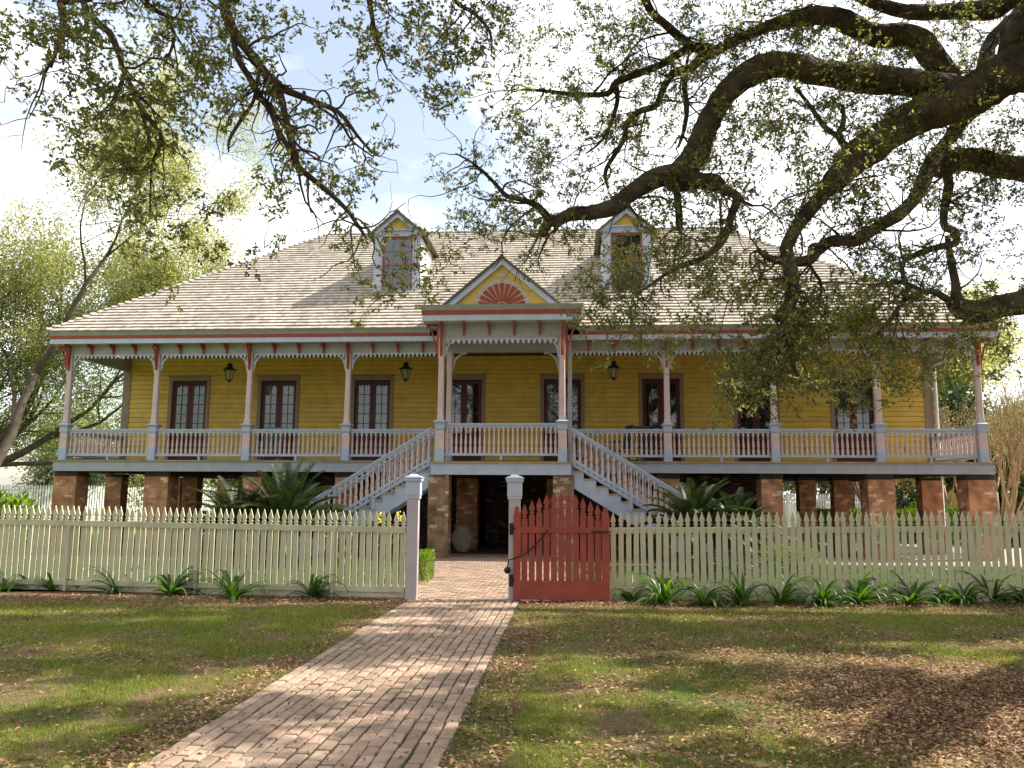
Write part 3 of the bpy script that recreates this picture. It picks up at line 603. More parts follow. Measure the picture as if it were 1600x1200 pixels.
while x<RX:
    z=RZ1+.03+R_.uniform(0,.012); Y=EY-.08+RD; x1=min(x+.24,RX+.05)
    b.add([(x,Y-.12,z-.085),(x1,Y-.12,z-.085),(x1,Y,z+.012),(x,Y,z+.012),(x,Y+.12,z-.085),(x1,Y+.12,z-.085)],[(0,1,2,3),(3,2,5,4),(0,3,4),(1,5,2)]); x+=.24
ho('ridge_cap',b,M['shingledark'],fix=False)
for s in (-1,1):
    b=B(); p0=Vector((s*(EX+.05),EY-.08,RZ0)); p1=Vector((s*RX,EY-.08+RD,RZ1)); d=(p1-p0); n=int(d.length/.22); du=d.normalized(); sd=Vector((s*1,-1,0)).normalized(); up=Vector((0,0,1)); tg=Vector((s*1,1,0)).normalized(); tg=(tg-du*tg.dot(du)).normalized()
    tg=du.cross(up).normalized(); u2=tg.cross(du); 
    if u2.z<0: u2=-u2
    for k in range(n):
        a=p0+d*(k/n); c=p0+d*((k+1.25)/n); h=.062+R_.uniform(0,.02)
        b.add([a+tg*.10+u2*(h-.045),a-tg*.10+u2*(h-.045),a+u2*(h+.03),c+tg*.10-u2*.04,c-tg*.10-u2*.04,c+u2*.01,a+tg*.1-u2*.03,a-tg*.1-u2*.03],[(0,3,5,2),(2,5,4,1),(6,0,2,1,7)])
    ho('hip_cap',b,M['shingle'],fix=False)
# ---- pediment
GY=-1.30; GZ0=6.88; GP=8.30; GW=1.66
b=B(); b.prism([(-GW+.1,GZ0+.002),(GW-.1,GZ0+.002),(0,GP-.1)],GY,GY+.04); ped=ho('pediment',b,M['yellow'])
b=B()
ang=math.atan2(GP-GZ0,GW); rw=.155
for s in (-1,1):
    nx,nz=-s*math.sin(ang)*rw,-math.cos(ang)*rw
    b.prism([(s*GW,GZ0+.004),(0,GP),(0,GP-rw/math.cos(ang)),(s*(GW-rw/math.sin(ang)),GZ0+.004)],GY-.10 if s>0 else GY-.101,GY-.03)
obj('rake_board',b,M['bluew'],ped)
b=B()
for k in range(11):
    a=math.pi*(k+.55)/(11.1); 
    if k<11:
        c,s_=math.cos(a),math.sin(a); ox,oz=0,GZ0+.03
        r0,r1=.15,.66; w0,w1=.019,.068; px,pz=-s_,c
        b=B(); b.prism([(ox+c*r0+px*w0,oz+s_*r0+pz*w0),(ox+c*r1+px*w1,oz+s_*r1+pz*w1),(ox+c*r1-px*w1,oz+s_*r1-pz*w1),(ox+c*r0-px*w0,oz+s_*r0-pz*w0)],GY-.03,GY-.001); obj('fan_ray',b,M['red'],ped)
b=B(); b.prism([(.13*math.cos(math.pi*k/8),GZ0+.008+.13*math.sin(math.pi*k/8)) for k in range(9)],GY-.035,GY-.0005)
obj('fan_hub',b,M['red'],ped)
for k in range(11):
    a=math.pi*(k+.55)/11.1; b=B(); b.prism([(math.cos(a)*.715+.066*math.cos(t*math.pi/5),GZ0+.03+math.sin(a)*.715+.066*math.sin(t*math.pi/5)) for t in range(10)],GY-.026,GY-.0015); obj('fan_tip',b,M['post'],ped)
b=B(); b.prism([(.80*math.cos(math.pi*k/24),GZ0+.006+.80*math.sin(math.pi*k/24)) for k in range(25)],GY-.012,GY-.002); obj('fan_back',b,mat('cream_fan',(.62,.55,.35),.6,5,.1),ped)
b=B()
for cx,cz,rr in ((0,.93,.065),(-.10,.90,.05),(.11,.90,.05),(.0,1.01,.04)): b.prism([(cx+rr*1.2*math.cos(t*math.pi/6),GZ0+cz+rr*.8*math.sin(t*math.pi/6)) for t in range(12)],GY-.02-rr*.05,GY-.001)
obj('carved_ornament',b,M['post'],ped)
RB=1.95
def rooffn(H0,hw,zp,ze,yf,yb_r,yb_e,parent,name='gable_roof',th=.05,sh=True,over=.0,seed=1):
    """two roof slopes with a front gable; back ends cut on the main roof"""
    bb=B(); b2=B()
    for s in (-1,1):
        L=math.hypot(hw,zp-ze); up=Vector((-s*hw/L,0,(zp-ze)/L)); nn=Vector((s*(zp-ze)/L,0,hw/L))
        o=Vector((H0+s*hw,0,ze))
        vs=[o+Vector((0,yf,0)),o+Vector((0,yb_e,0)),Vector((H0,yb_r,zp)),Vector((H0,yf,zp))]; vs2=[v-nn*th for v in vs]
        b2.add(vs+vs2,[(0,1,2,3),(7,6,5,4),(0,4,5,1),(3,2,6,7),(0,3,7,4),(1,5,6,2)])
        if sh:
            rs=random.Random(seed+s); v=-.03; 
            while v<L:
                y=yf-.02; ymax=yb_e+(yb_r-yb_e)*max(v,0)/L
                v1=min(v+.235*1.15,L+.02)
                while y<ymax:
                    wd=rs.uniform(.1,.18); y1=y+wd-.005; t=.025+rs.uniform(-.004,.01)
                    P=lambda yy,vv,hh:Vector((o.x,yy,o.z))+up*vv+nn*hh
                    bb.add([P(y,v,t+.012),P(y1,v,t+.012),P(y1,v1,.006),P(y,v1,.006),P(y,v,.002),P(y1,v,.002)],[(0,1,2,3),(4,5,1,0),(4,0,3),(5,2,1)]); y+=wd
                v+=.235
    r=obj(name,b2,M['shingledark'],parent); 
    if sh: obj('shingle_layer',bb,M['shingle'],r,fix=False)
    b3=B(); y=yf-.03
    while y<yb_r: b3.add([(H0-.1,y,zp-.05),(H0+.1,y,zp-.05),(H0,y,zp+.055),(H0-.1,y+.24,zp-.06),(H0+.1,y+.24,zp-.06),(H0,y+.24,zp+.04)],[(0,2,5,3),(2,1,4,5),(0,1,2)]); y+=.22
    obj('ridge_cap',b3,M['shingledark'],r,fix=False); return r
def mainy(z): return EY-.08+(z-RZ0)*RD/(RZ1-RZ0)
rooffn(0,GW+.06,GP+.03,GZ0+.0,GY-.14,mainy(GP+.03),mainy(GZ0),H,seed=3)
# ---- dormers
for dx in (-3.62,3.66):
    Dm=thing('dormer'); Dm.parent=H; DY=1.6; zb=8.02; zt=9.93; hw=.75
    b=B()
    for s in (-1,1):   # cheeks
        b=B()
        x0,x1=sorted((dx+s*hw,dx+s*(hw-.05))); yt=mainy(zt)
        b.add([(x0,DY+.02,zb-.02),(x0,DY+.02,zt),(x0,yt,zt),(x1,DY+.02,zb-.02),(x1,DY+.02,zt),(x1,yt,zt)],[(0,1,2),(5,4,3),(0,3,4,1),(1,4,5,2),(2,5,3,0)]); obj('side_wall',b,M['white'],Dm)
    pass
    b=B()
    for s in (-1,1): b.box(min(dx+s*hw,dx+s*(hw-.26)),max(dx+s*hw,dx+s*(hw-.26)),DY-.03,DY+.02,zb+.02,zt); b.box(min(dx+s*(hw-.04),dx+s*(hw-.22)),max(dx+s*(hw-.04),dx+s*(hw-.22)),DY-.05,DY-.03,zb+.10,zt-.06)
    b.box(dx-hw-.02,dx+hw+.02,DY-.06,DY+.02,zb-.05,zb+.02)
    obj('pilaster',b,M['bluew'],Dm,bev=.004)
    b=B(); b.box(dx-hw-.0,dx+hw+.0,DY-.06,DY+.02,zt,zt+.17); b.box(dx-hw-.06,dx+hw+.06,DY-.14,DY+.02,zt+.17,zt+.21); 
    for s in (-1,1): b.box(min(dx+s*(hw+.05),dx+s*(hw-.24)),max(dx+s*(hw+.05),dx+s*(hw-.24)),DY-.12,DY-.061,zt+.02,zt+.165)
    obj('entablature',b,M['blue'],Dm,bev=.004)
    zp=10.72; b=B(); b.prism([(dx-hw,zt+.215),(dx+hw,zt+.215),(dx,zp-.08)],DY-.02,DY+.02); obj('gable',b,M['yellow'],Dm)
    ze=9.93; ow=hw+.14; b=B(); an=math.atan2(zp-ze,ow)
    for s in (-1,1): b.prism([(dx+s*ow,ze+.02),(dx,zp),(dx,zp-.19),(dx+s*(ow-.20),ze+.02)],DY-.16 if s>0 else DY-.161,DY-.10)
    obj('rake_board',b,M['blue'],Dm)
    rooffn(dx,ow+.04,zp+.02,ze,DY-.2,mainy(zp),mainy(ze)+.15,Dm,seed=int(dx*7)+40)
    # window
    Wn=B(); wx=hw-.26; z0,z1=zb+.06,zt
    for s in (-1,1): Wn.box(min(dx+s*wx,dx+s*(wx-.06)),max(dx+s*wx,dx+s*(wx-.06)),DY+.03,DY+.10,z0,z1)
    Wn.box(dx-wx+.06,dx+wx-.06,DY+.03,DY+.10,z1-.07,z1); Wn.box(dx-wx+.06,dx+wx-.06,DY+.03,DY+.10,z0,z0+.09); zm=(z0+z1)/2; Wn.box(dx-wx+.06,dx+wx-.06,DY+.02,DY+.09,zm-.03,zm+.03)
    for k in (1,2): xx=dx-wx+.06+(2*wx-.12)*k/3; Wn.box(xx-.011,xx+.011,DY+.04,DY+.07,z0+.09,z1-.07)
    for q in (.5,): 
        for a,c in ((z0+.09,zm-.03),(zm+.03,z1-.07)): zz=a+(c-a)*q; Wn.box(dx-wx+.06,dx+wx-.06,DY+.042,DY+.068,zz-.011,zz+.011)
    wo=obj('window',Wn,mat('dormer_sash_red',(0.34,0.12,0.08),.6,5,.1) if dx<0 else bpy.data.materials['dormer_sash_red'],Dm)
    b=B(); b.box(dx-wx+.06,dx+wx-.06,DY+.052,DY+.056,z0+.09,z1-.07); obj('pane',b,M['glass'],wo)
    b=B(); b.box(dx-hw+.05,dx+hw-.05,DY+.12,DY+.14,zb,zt+.1); obj('blind',b,mat('dormer_screen',(0.12,.12,.10),.9,30,.2) if dx<0 else bpy.data.materials['dormer_screen'],Dm)
# ---- railings
def balmesh():
    b=B(); h=.70
    prof=[(.0,0),(.040,0),(.040,.14),(.036,.17),(.024,.185),(.030,.195),(.030,.205),(.022,.215),(.034,.25),(.036,.30),(.028,.40),(.018,.50),(.016,.56),(.024,.57),(.024,.58),(.017,.59),(.034,.61),(.036,.70),(.0,.70)]
    b.lathe(prof,(0,0,0),8); return b
BM=None
def baluster(parent,loc,sc=1.0):
    global BM
    if BM is None:
        o=obj('baluster',balmesh(),M['pink'],parent,smooth=False); BM=o.data
    else:
        o=bpy.data.objects.new('baluster',BM); COL.objects.link(o); o.parent=parent
    o.location=loc; o.scale=(1,1,sc); return o
def rail(xa,xb,y,zb,zt,n=None,feet=1,m='blue'):
    # one bay: hand rail with balusters between bottom and top rails
    b=B(); b.box(xa,xb,y-.055,y+.055,zt-.05,zt); b.box(xa,xb,y-.03,y+.03,zt-.115,zt-.05); b.box(xa,xb,y-.035,y+.035,zb,zb+.07)
    for k in range(feet): xx=xa+(xb-xa)*(k+1)/(feet+1); b.box(xx-.03,xx+.03,y-.03,y+.03,zb-.12,zb)
    o=ho('railing',b,M[m],bev=.004); n=n or round((xb-xa)/.137)
    for k in range(n): baluster(o,(xa+(xb-xa)*(k+.5)/n,y,zb+.07),(zt-.115-zb-.07)/.70)
    return o
for a,c in list(zip(PX[:3],PX[1:4]))+list(zip(PX[4:7],PX[5:8])): rail(a+.115,c-.115,0,2.80,3.60)
rail(-4.64+.115,-1.9,0,2.80,3.60); rail(1.9,4.64-.115,0,2.80,3.60)
rail(-PPX+.125,PPX-.125,PZ,2.77,3.66,n=24)
# end railings, turned along the depth
for s in (-1,1):
    b=B(); x=s*13.22; ya,yb=.115,G-.05; b.box(x-.055,x+.055,ya,yb,3.55,3.6); b.box(x-.03,x+.03,ya,yb,3.485,3.55); b.box(x-.035,x+.035,ya,yb,2.8,2.87); o=ho('railing',b,M['blue'])
    n=20
    for k in range(n): baluster(o,(x,ya+(yb-ya)*(k+.5)/n,2.87),.615/.70)
# ---- stairs
TR=.33; RS=.2
for s in (-1,1):
    St=thing('staircase'); St.parent=H
    x0=s*1.92
    for yy,nm in ((-1.17,'f'),(-.18,'b')):
        b=B(); top=[];
        pts=[(x0,PFL-.06)]
        for k in range(12):
            z=PFL-.04-RS*(k+1)-.035; pts+= [(x0+s*TR*k+ (0 if k else 0),z),(x0+s*TR*(k+1),z)]
        xe=x0+s*TR*12; pts+=[(xe,0.0),(xe-s*.35,0.0),(x0,PFL-.04-RS*1.0-.40)]
        pts2=[p for i,p in enumerate(pts) if i==0 or p!=pts[i-1]]
        # build the saw-tooth stringer as quads
        for k in range(12):
            zt_=PFL-.04-RS*(k+1)-.035; xa,xb=x0+s*TR*k,x0+s*TR*(k+1)
            def low(x): return max(0.0,PFL-.04-RS-.42-abs(x-x0)*RS/TR)
            b.prism([(xa,zt_),(xb,zt_),(xb,low(xb)),(xa,low(xa))],yy-.02,yy+.02)
        obj('stringer',b,M['blue'],St)
    for k in range(12):
        z=PFL-.04-RS*(k+1); xa,xb=sorted((x0+s*TR*k,x0+s*(TR*(k+1)+.035)))
        b=B(); b.box(xa,xb,-1.22,-.13,z-.035,z); obj('tread',b,M['floor'],St)
    # sloping rails, front and back
    for yy in (PZ,-.13):
        b=B(); xa=x0-s*.1; L=12*TR-.45; sl_=-RS/TR
        def Z(x,h): return PFL+h+abs(x-x0)*sl_ - .0
        def slab(h0,h1,y0,y1,xs,xe):
            b.prism([(xs,Z(xs,h0)),(xe,Z(xe,h0)),(xe,Z(xe,h1)),(xs,Z(xs,h1))],y0,y1)
        xe=x0+s*L
        slab(.90,.96,yy-.055,yy+.055,x0,xe); slab(.83,.90,yy-.03,yy+.03,x0,xe); slab(.06,.14,yy-.035,yy+.035,x0,xe)
        slab(-.06,.0,yy-.03,yy+.03,x0,xe)
        nn=int(L/.15)
        for k in range(nn):
            xx=x0+s*(k+.5)*L/nn; b.prism([(xx-.035,Z(xx-.035,-.001)),(xx+.035,Z(xx+.035,-.001)),(xx+.035,Z(xx+.035,.061)),(xx-.035,Z(xx-.035,.061))],yy-.028,yy+.028)
        for q in (.45,.93): xx=x0+s*L*q; b.box(xx-.045,xx+.045,yy-.03,yy+.03,Z(xx,-.35),Z(xx,-.04))
        ro=obj('railing',b,M['blue'],St); 
        for k in range(nn):
            xx=x0+s*(k+.5)*L/nn; baluster(ro,(xx,yy,Z(xx,.13)),.70/.70)
        b=B(); xn=x0+s*(L+.1); b.box(xn-.1,xn+.1,yy-.1,yy+.1,0,1.35); b.frustum(xn,yy,1.35,1.40,.1,.14); b.frustum(xn,yy,1.40,1.47,.14,.05); obj('newel_post',b,M['blue'],St)
# ---- brick piers
def pier(x0,x1,y0,y1,z1=2.12,m='brickold'):
    b=B(); b.box(x0,x1,y0,y1,0,z1); o=ho('brick_pier',b,M[m]); b=B(); b.box(x0-.03,x1+.03,y0+.05,y1-.05,z1,FL-.33 if y0>-.5 else PFL-.351); obj('timber_pad',b,M['darkwood'],o); return o
for x0,x1 in ((-13.51,-12.81),(-10.70,-9.97),(-7.72,-7.15),(-4.95,-4.35),(4.35,4.95),(7.22,7.80),(10.12,10.82),(12.80,13.51)): pier(x0,x1,.05,.72,2.2,m='brick')
for s in (-1,1): pier(s*1.70-.28,s*1.70+.28,-1.24,-.7,2.24)
for x0,x1 in ((-13.55,-13.0),(-10.90,-10.40),(-9.0,-8.5),(-1.78,-1.12),(1.12,1.78),(9.0,9.50),(10.06,10.5),(12.70,13.32)): pier(x0,x1,2.9,3.35,2.25,m='brick')
for x0,x1 in ((-13.5,-13.05),(13.05,13.5)): pier(x0,x1,7.2,7.6,2.3,m='brick'); pier(x0,x1,11.6,12.0,2.3,m='brick')
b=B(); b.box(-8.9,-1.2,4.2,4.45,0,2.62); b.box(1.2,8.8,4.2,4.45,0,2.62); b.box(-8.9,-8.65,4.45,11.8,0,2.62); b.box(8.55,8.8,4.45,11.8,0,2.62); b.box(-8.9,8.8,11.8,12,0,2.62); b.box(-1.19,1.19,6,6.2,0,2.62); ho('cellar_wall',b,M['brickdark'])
# downpipes
for (x,y,top,r) in ((1.88,-.22,6.1,.06),(13.33,G-.1,6.1,.055)):
    b=B(); b.tube([(x,y,.02),(x,y,top)],r,10); 
    for z in (1.2,2.6,4.4): b.tube([(x,y,z),(x,y,z+.05)],r+.012,10)
    ho('downpipe',b,M['pipe'] if x>5 else M['grey'])
# ---------------------------------------------------------------- things on and under the gallery
def lantern(x,lab):
    p=HL(x,1.5); T=thing('hanging_lantern',(p.x,p.y,5.2),-A_,lab,'lantern','lanterns hanging in the gallery')
    b=B(); 
    for k in range(6):
        a=2*math.pi*k/6; c,s=math.cos(a),math.sin(a); b.tube([(c*.085,s*.085,.09),(c*.175,s*.175,.40)],.010,5)
        a2=2*math.pi*(k+1)/6; c2,s2=math.cos(a2),math.sin(a2); b.tube([(c*.175,s*.175,.40),(c2*.175,s2*.175,.40)],.012,4); b.tube([(c*.085,s*.085,.09),(c2*.085,s2*.085,.09)],.010,4)
        b.tube([(c*.19,s*.19,.40),(c*.215,s*.215,.435)],.012,4)
    obj('frame',b,M['black'],T)
    b=B(); b.lathe([(.0,.395),(.215,.40),(.20,.415),(.13,.47),(.085,.51),(.075,.52),(.075,.575),(.10,.585),(.085,.60),(.04,.625),(.0,.64)],n=12); obj('hood',b,M['black'],T)
    b=B(); b.lathe([(.0,-.02),(.015,-.01),(.012,.02),(.05,.06),(.088,.085),(.0,.095)],n=10); obj('finial',b,M['black'],T)
    b=B(); b.lathe([(.08,.10),(.165,.39)],n=6); b.f=b.f[:-2]; obj('glass',b,M['lampglass'],T,fix=False)
    b=B(); b.tube([(0,0,.1),(0,0,.26)],.03,8); obj('candle',b,M['white'],T)
    b=B(); b.tube([(0,0,.63),(0,0,.79)],.008,5); obj('hanging_rod',b,M['black'],T)
def lampglass():
    m=bpy.data.materials.new('frosted_lamp_glass'); m.use_nodes=True; t=m.node_tree; t.nodes.clear(); l=t.links.new; o=N(t,'ShaderNodeOutputMaterial'); a=N(t,'ShaderNodeBsdfTransparent'); c=N(t,'ShaderNodeBsdfTranslucent'); c.inputs[0].default_value=(.8,.75,.6,1); d=N(t,'ShaderNodeBsdfDiffuse'); d.inputs[0].default_value=(.6,.55,.42,1)
    x=N(t,'ShaderNodeMixShader'); x.inputs[0].default_value=.5; l(c.outputs[0],x.inputs[1]); l(d.outputs[0],x.inputs[2]); y=N(t,'ShaderNodeMixShader'); y.inputs[0].default_value=.5; l(a.outputs[0],y.inputs[1]); l(x.outputs[0],y.inputs[2]); l(y.outputs[0],o.inputs[0]); return m
M['lampglass']=lampglass()
lantern(-8.9,'black iron lantern hanging between the two doors nearest the left end of the gallery')
lantern(-3.24,'black iron lantern hanging just left of the central portico')
lantern(3.21,'black iron lantern hanging just right of the central portico')
def rocker(x,y,rz,m,lab,grp=None):
    p=HL(x,y,FL); T=thing('rocking_chair',p,rz-A_,lab,'rocking chair',grp)
    # faces -y
    b=B(); 
    for k in range(6): xx=-.215+.086*k; b.tube([(xx,.24,.46),(xx,.34,1.10)],.022,4)
    b.cbox((0,.345,1.13),(.56,.03,.09)); b.cbox((0,.25,.50),(.54,.03,.06)); obj('backrest',b,m,T)
    b=B(); 
    for k in range(6): yy=-.26+.095*k; b.cbox((0,yy,.42-.03*k*.3),(.52,.08,.02))
    b.cbox((0,-.31,.40),(.52,.02,.06)); obj('seat',b,m,T)
    for s in (-1,1):
        b=B(); b.tube([(s*.27,.20,.06),(s*.27,.24,.5),(s*.27,.36,1.16)],.022,6); obj('back_post',b,m,T)
        b=B(); b.tube([(s*.28,-.27,.06),(s*.28,-.27,.66)],.022,6); obj('leg',b,m,T)
        b=B(); b.box(s*.30-.05,s*.30+.05,-.34,.30,.655,.68); obj('armrest',b,m,T)
        b=B(); b.tube([(s*.28,-.50+1.0*t,.02+.36*(t-.45)**2) for t in [k/10 for k in range(11)]],.022,5); obj('rocker',b,m,T)
rocker(-7.62,2.0,.15,M['chairblue'],'slatted blue rocking chair in front of the second door from the left')
rocker(3.35,1.6,-1.25,M['greenpaint'],'dark green rocking chair seen from the side, between the portico and the door beyond it')
rocker(4.25,1.7,.5,M['greenpaint'],'dark green rocking chair in front of the door right of the portico')
p=HL(-1.42,1.75); T=thing('clay_jar',p,0,'large pale clay oil jar standing beside the brick pier under the portico','jar')
b=B(); b.lathe([(.0,0),(.15,0),(.19,.05),(.29,.22),(.335,.38),(.325,.50),(.26,.64),(.20,.71),(.19,.74)],n=28); obj('body',b,M['clay'],T,smooth=True)
b=B(); b.lathe([(.185,.735),(.25,.745),(.255,.785),(.235,.80),(.17,.80),(.165,.74)],n=28); obj('rim',b,M['clay'],T,smooth=True)
p=HL(.0,4.6); T=thing('bench',p,-A_,'dark wooden bench against the wall under the house','bench')
b=B(); b.box(-.7,.7,-.2,.2,.42,.46); obj('seat',b,M['darkwood'],T)
for s in (-1,1):
    b=B(); b.box(s*.6-.04,s*.6+.04,-.18,.18,0,.42); obj('leg',b,M['darkwood'],T)
# ---------------------------------------------------------------- picket fence, gate posts, gate
def picket_pts(h,w=.081):
    r=w/2
    half=[(r,0),(r,h-.245),(r*.5,h-.238),(r*.42,h-.228),(r*.5,h-.218),(r*.86,h-.212),(r*.92,h-.198),(r*.62,h-.188),(r*.5,h-.180),(r*.62,h-.172),(r*.98,h-.150),(r*.97,h-.125),(0,h)]
    return [(x,z) for x,z in half]+[(-x,z) for x,z in half[-2::-1]]
def fence(A0,A1,h0,h1,pit,lab,step0):
    A0=Vector(A0);A1=Vector(A1); d=(A1-A0); L=d.to_2d().length; rz=math.atan2(d.y,d.x); T=thing('picket_fence',A0,rz,lab,'fence','cream picket fences either side of the path')
    n=int(L/pit); pts=picket_pts(1.22); pb=B(); pb.prism(pts,-.011,.011); dz=d.z
    first=None
    for k in range(n):
        x=(k+.5)*pit; base=dz*x/L; top=h0+(h1-h0)*x/L
        if first is None: o=obj('picket',pb,M['fence'],T,fix=True); first=o
        else: o=first.copy(); COL.objects.link(o); o.parent=T
        o.location=(x,R_.uniform(-.003,.003),base+.18); o.scale=(1,1,(top-base-.18)/1.22*R_.uniform(.995,1.004)); o.rotation_euler=(R_.uniform(-.004,.004),R_.uniform(-.012,.012),0)
    def zz(x): return dz*x/L
    for za,zb_,yy,nm in ((h0-.345,h0-.25,.013,'rail'),(.11,.185,.022,'rail')):
        b=B(); b.add([(0,yy,za),(L,yy,za+zz(L)+(h1-h0-dz if nm and za>.5 else 0)),(L,yy,zb_+zz(L)+(h1-h0-dz if za>.5 else 0)),(0,yy,zb_),(0,yy+.04,za),(L,yy+.04,za+zz(L)+(h1-h0-dz if za>.5 else 0)),(L,yy+.04,zb_+zz(L)+(h1-h0-dz if za>.5 else 0)),(0,yy+.04,zb_)],[(0,1,2,3),(7,6,5,4),(3,2,6,7),(0,4,5,1),(0,3,7,4),(1,5,6,2)]); obj(nm,b,M['fence'],T)
    b=B(); b.add([(0,-.02,-.05),(L,-.02,-.05+zz(L)),(L,-.02,.20+zz(L)),(0,-.02,.20),(0,.02,-.05),(L,.02,-.05+zz(L)),(L,.02,.20+zz(L)),(0,.02,.20)],[(0,1,2,3),(7,6,5,4),(3,2,6,7),(0,4,5,1),(0,3,7,4),(1,5,6,2)]); obj('base_board',b,M['fence'],T,bev=.004)
    x=step0
    while x<L:
        b=B(); b.box(x-.025,x+.025,.064,.10,-.1+zz(x),1.12+zz(x)); obj('post',b,M['fence'],T); x+=2.4
fence((-1.70,13.70,0),(-11.2,15.25,-.02),1.39,1.47,.1145,'cream picket fence running left from the gate posts',1.2)
fence((1.60,13.72,0),(12.3,13.80,.08),1.40,1.50,.1215,'cream picket fence running right from the red gate',1.2)
def gatepost(x,y,lab):
    T=thing('gate_post',(x,y,0),-.02,lab,'gate post','gate posts beside the brick path')
    b=B(); b.box(-.092,.092,-.092,.092,-.02,1.64); obj('shaft',b,M['post'],T,bev=.006)
    b=B(); b.box(-.112,.112,-.112,.112,1.60,1.635); b.frustum(0,0,1.635,1.66,.112,.118); b.box(-.118,.118,-.118,.118,1.66,1.86); b.frustum(0,0,1.86,1.885,.12,.14); b.box(-.14,.14,-.14,.14,1.885,1.925); b.box(-.15,.15,-.15,.15,1.925,1.945); b.frustum(0,0,1.945,1.965,.13,.115); b.frustum(0,0,1.965,1.995,.085,.05); obj('cap',b,M['bluew'],T,bev=.005)
gatepost(-1.585,13.62,'lilac gate post with a blue square cap, left of the brick path')
gatepost(.055,13.60,'lilac gate post with a blue square cap, hinged to the red gate')
T=thing('picket_gate',(.035,13.465,.03),-.0,'red wooden picket gate whose pickets rise to an arch','gate')
GWd=1.53
b=B()
for s,x in ((1,0),(-1,GWd)):
    pts=[(0,0),(.125,0),(.125,1.29),(.10,1.33),(.085,1.37),(.075,1.42),(.045,1.43),(.03,1.39),(0,1.36)] if s<0 else [(0,0),(.125,0),(.125,1.39),(.10,1.42),(.07,1.45),(.05,1.45),(.035,1.40),(.02,1.36),(0,1.33)]
    pts=[(0,0),(.12,0),(.12,1.30),(.105,1.33),(.10,1.40),(.085,1.45),(.06,1.46),(.035,1.45),(.03,1.40),(.0,1.34)]
    pts=[((x+ (p if s>0 else p-.12)),z) for p,z in (pts if s<0 else [(.12-p,z) for p,z in pts][::-1])]
    b.prism(pts,-.025,.025)
b.box(.12,GWd-.12,-.022,.01,1.04,1.135); b.box(.12,GWd-.12,-.022,.01,.25,.30); b.box(.12,GWd-.12,-.022,.01,0.0,.045); b.box(.12,.17,-.022,.01,.045,.25); b.box(GWd-.17,GWd-.12,-.022,.01,.045,.25)
obj('frame',b,M['gatered'],T,bev=.003)
b=B(); b.box(.17,GWd-.17,-.012,.008,.045,.25); obj('panel',b,M['gatered'],T)
hts=[1.50,1.56,1.60,1.655,1.69,1.70,1.69,1.655,1.60,1.55,1.50]
for k,h in enumerate(hts):
    x=.12+(GWd-.24)*(k+.5)/11; b=B(); b.prism([(x+a,z) for a,z in picket_pts(h-.26,.096)],.012,.032); o=obj('picket',b,M['gatered'],T); o.location.z=.26
for z in (.30,1.10):
    b=B(); b.box(-.06,.0,-.03,.0,z-.09,z+.09); b.tube([(-.02,-.035,z-.08),(-.02,-.035,z+.08)],.016,8); b.box(0,.02,-.034,-.026,z-.03,z+.03) ; obj('hinge',b,M['black'],T)
b=B(); b.box(GWd-.28,GWd+.03,-.045,-.026,1.055,1.075); b.tube([(GWd-.1,-.06,1.065),(GWd-.06,-.06,1.065)],.02,6); obj('latch',b,M['black'],T)
b=B(); c0_=Vector((.55,-.04,1.09)); c1_=Vector((-.07,-.06,.62))
b.tube([c0_.lerp(c1_,t/9)-Vector((0,0,.10*math.sin(math.pi*t/9))) for t in range(10)]+[Vector((-.09,-.06,.50))],.011,5); obj('chain',b,M['black'],T)
b=B(); b.lathe([(0,-.055),(.03,-.048),(.05,-.02),(.055,0),(.05,.02),(.03,.048),(0,.055)],(-.09,-.06,.46),12); obj('ball_weight',b,M['black'],T,smooth=True)
# far white fence beyond the left garden
def farfence(A0,A1,h,m,lab):
    A0=Vector(A0);A1=Vector(A1); d=A1-A0; L=d.length; T=thing('picket_fence',A0,math.atan2(d.y,d.x),lab,'fence')
    b=B(); k=0
    while k*.15<L: x=k*.15; b.prism([(x,.08),(x+.10,.08),(x+.10,h-.12),(x+.05,h),(x,h-.12)],-.012,.012); k+=1
    obj('picket_panel',b,m,T)
    b=B(); b.box(0,L,.013,.06,.3,.4); b.box(0,L,.013,.06,h-.4,h-.3); obj('rail',b,m,T)
    x=.5
    while x<L: b=B(); b.box(x-.07,x+.07,-.10,-.02,0,h+.02); b.frustum(x,-.06,h+.02,h+.12,.09,.02); obj('post',b,m,T); x+=4.5
farfence((-46,32,0),(-8,70,0),2.3,M['white'],'long white picket fence far behind the left garden')
farfence((14,44,0),(24,47,0),2.0,M['pipe'],'white picket fence far behind the right end of the house')
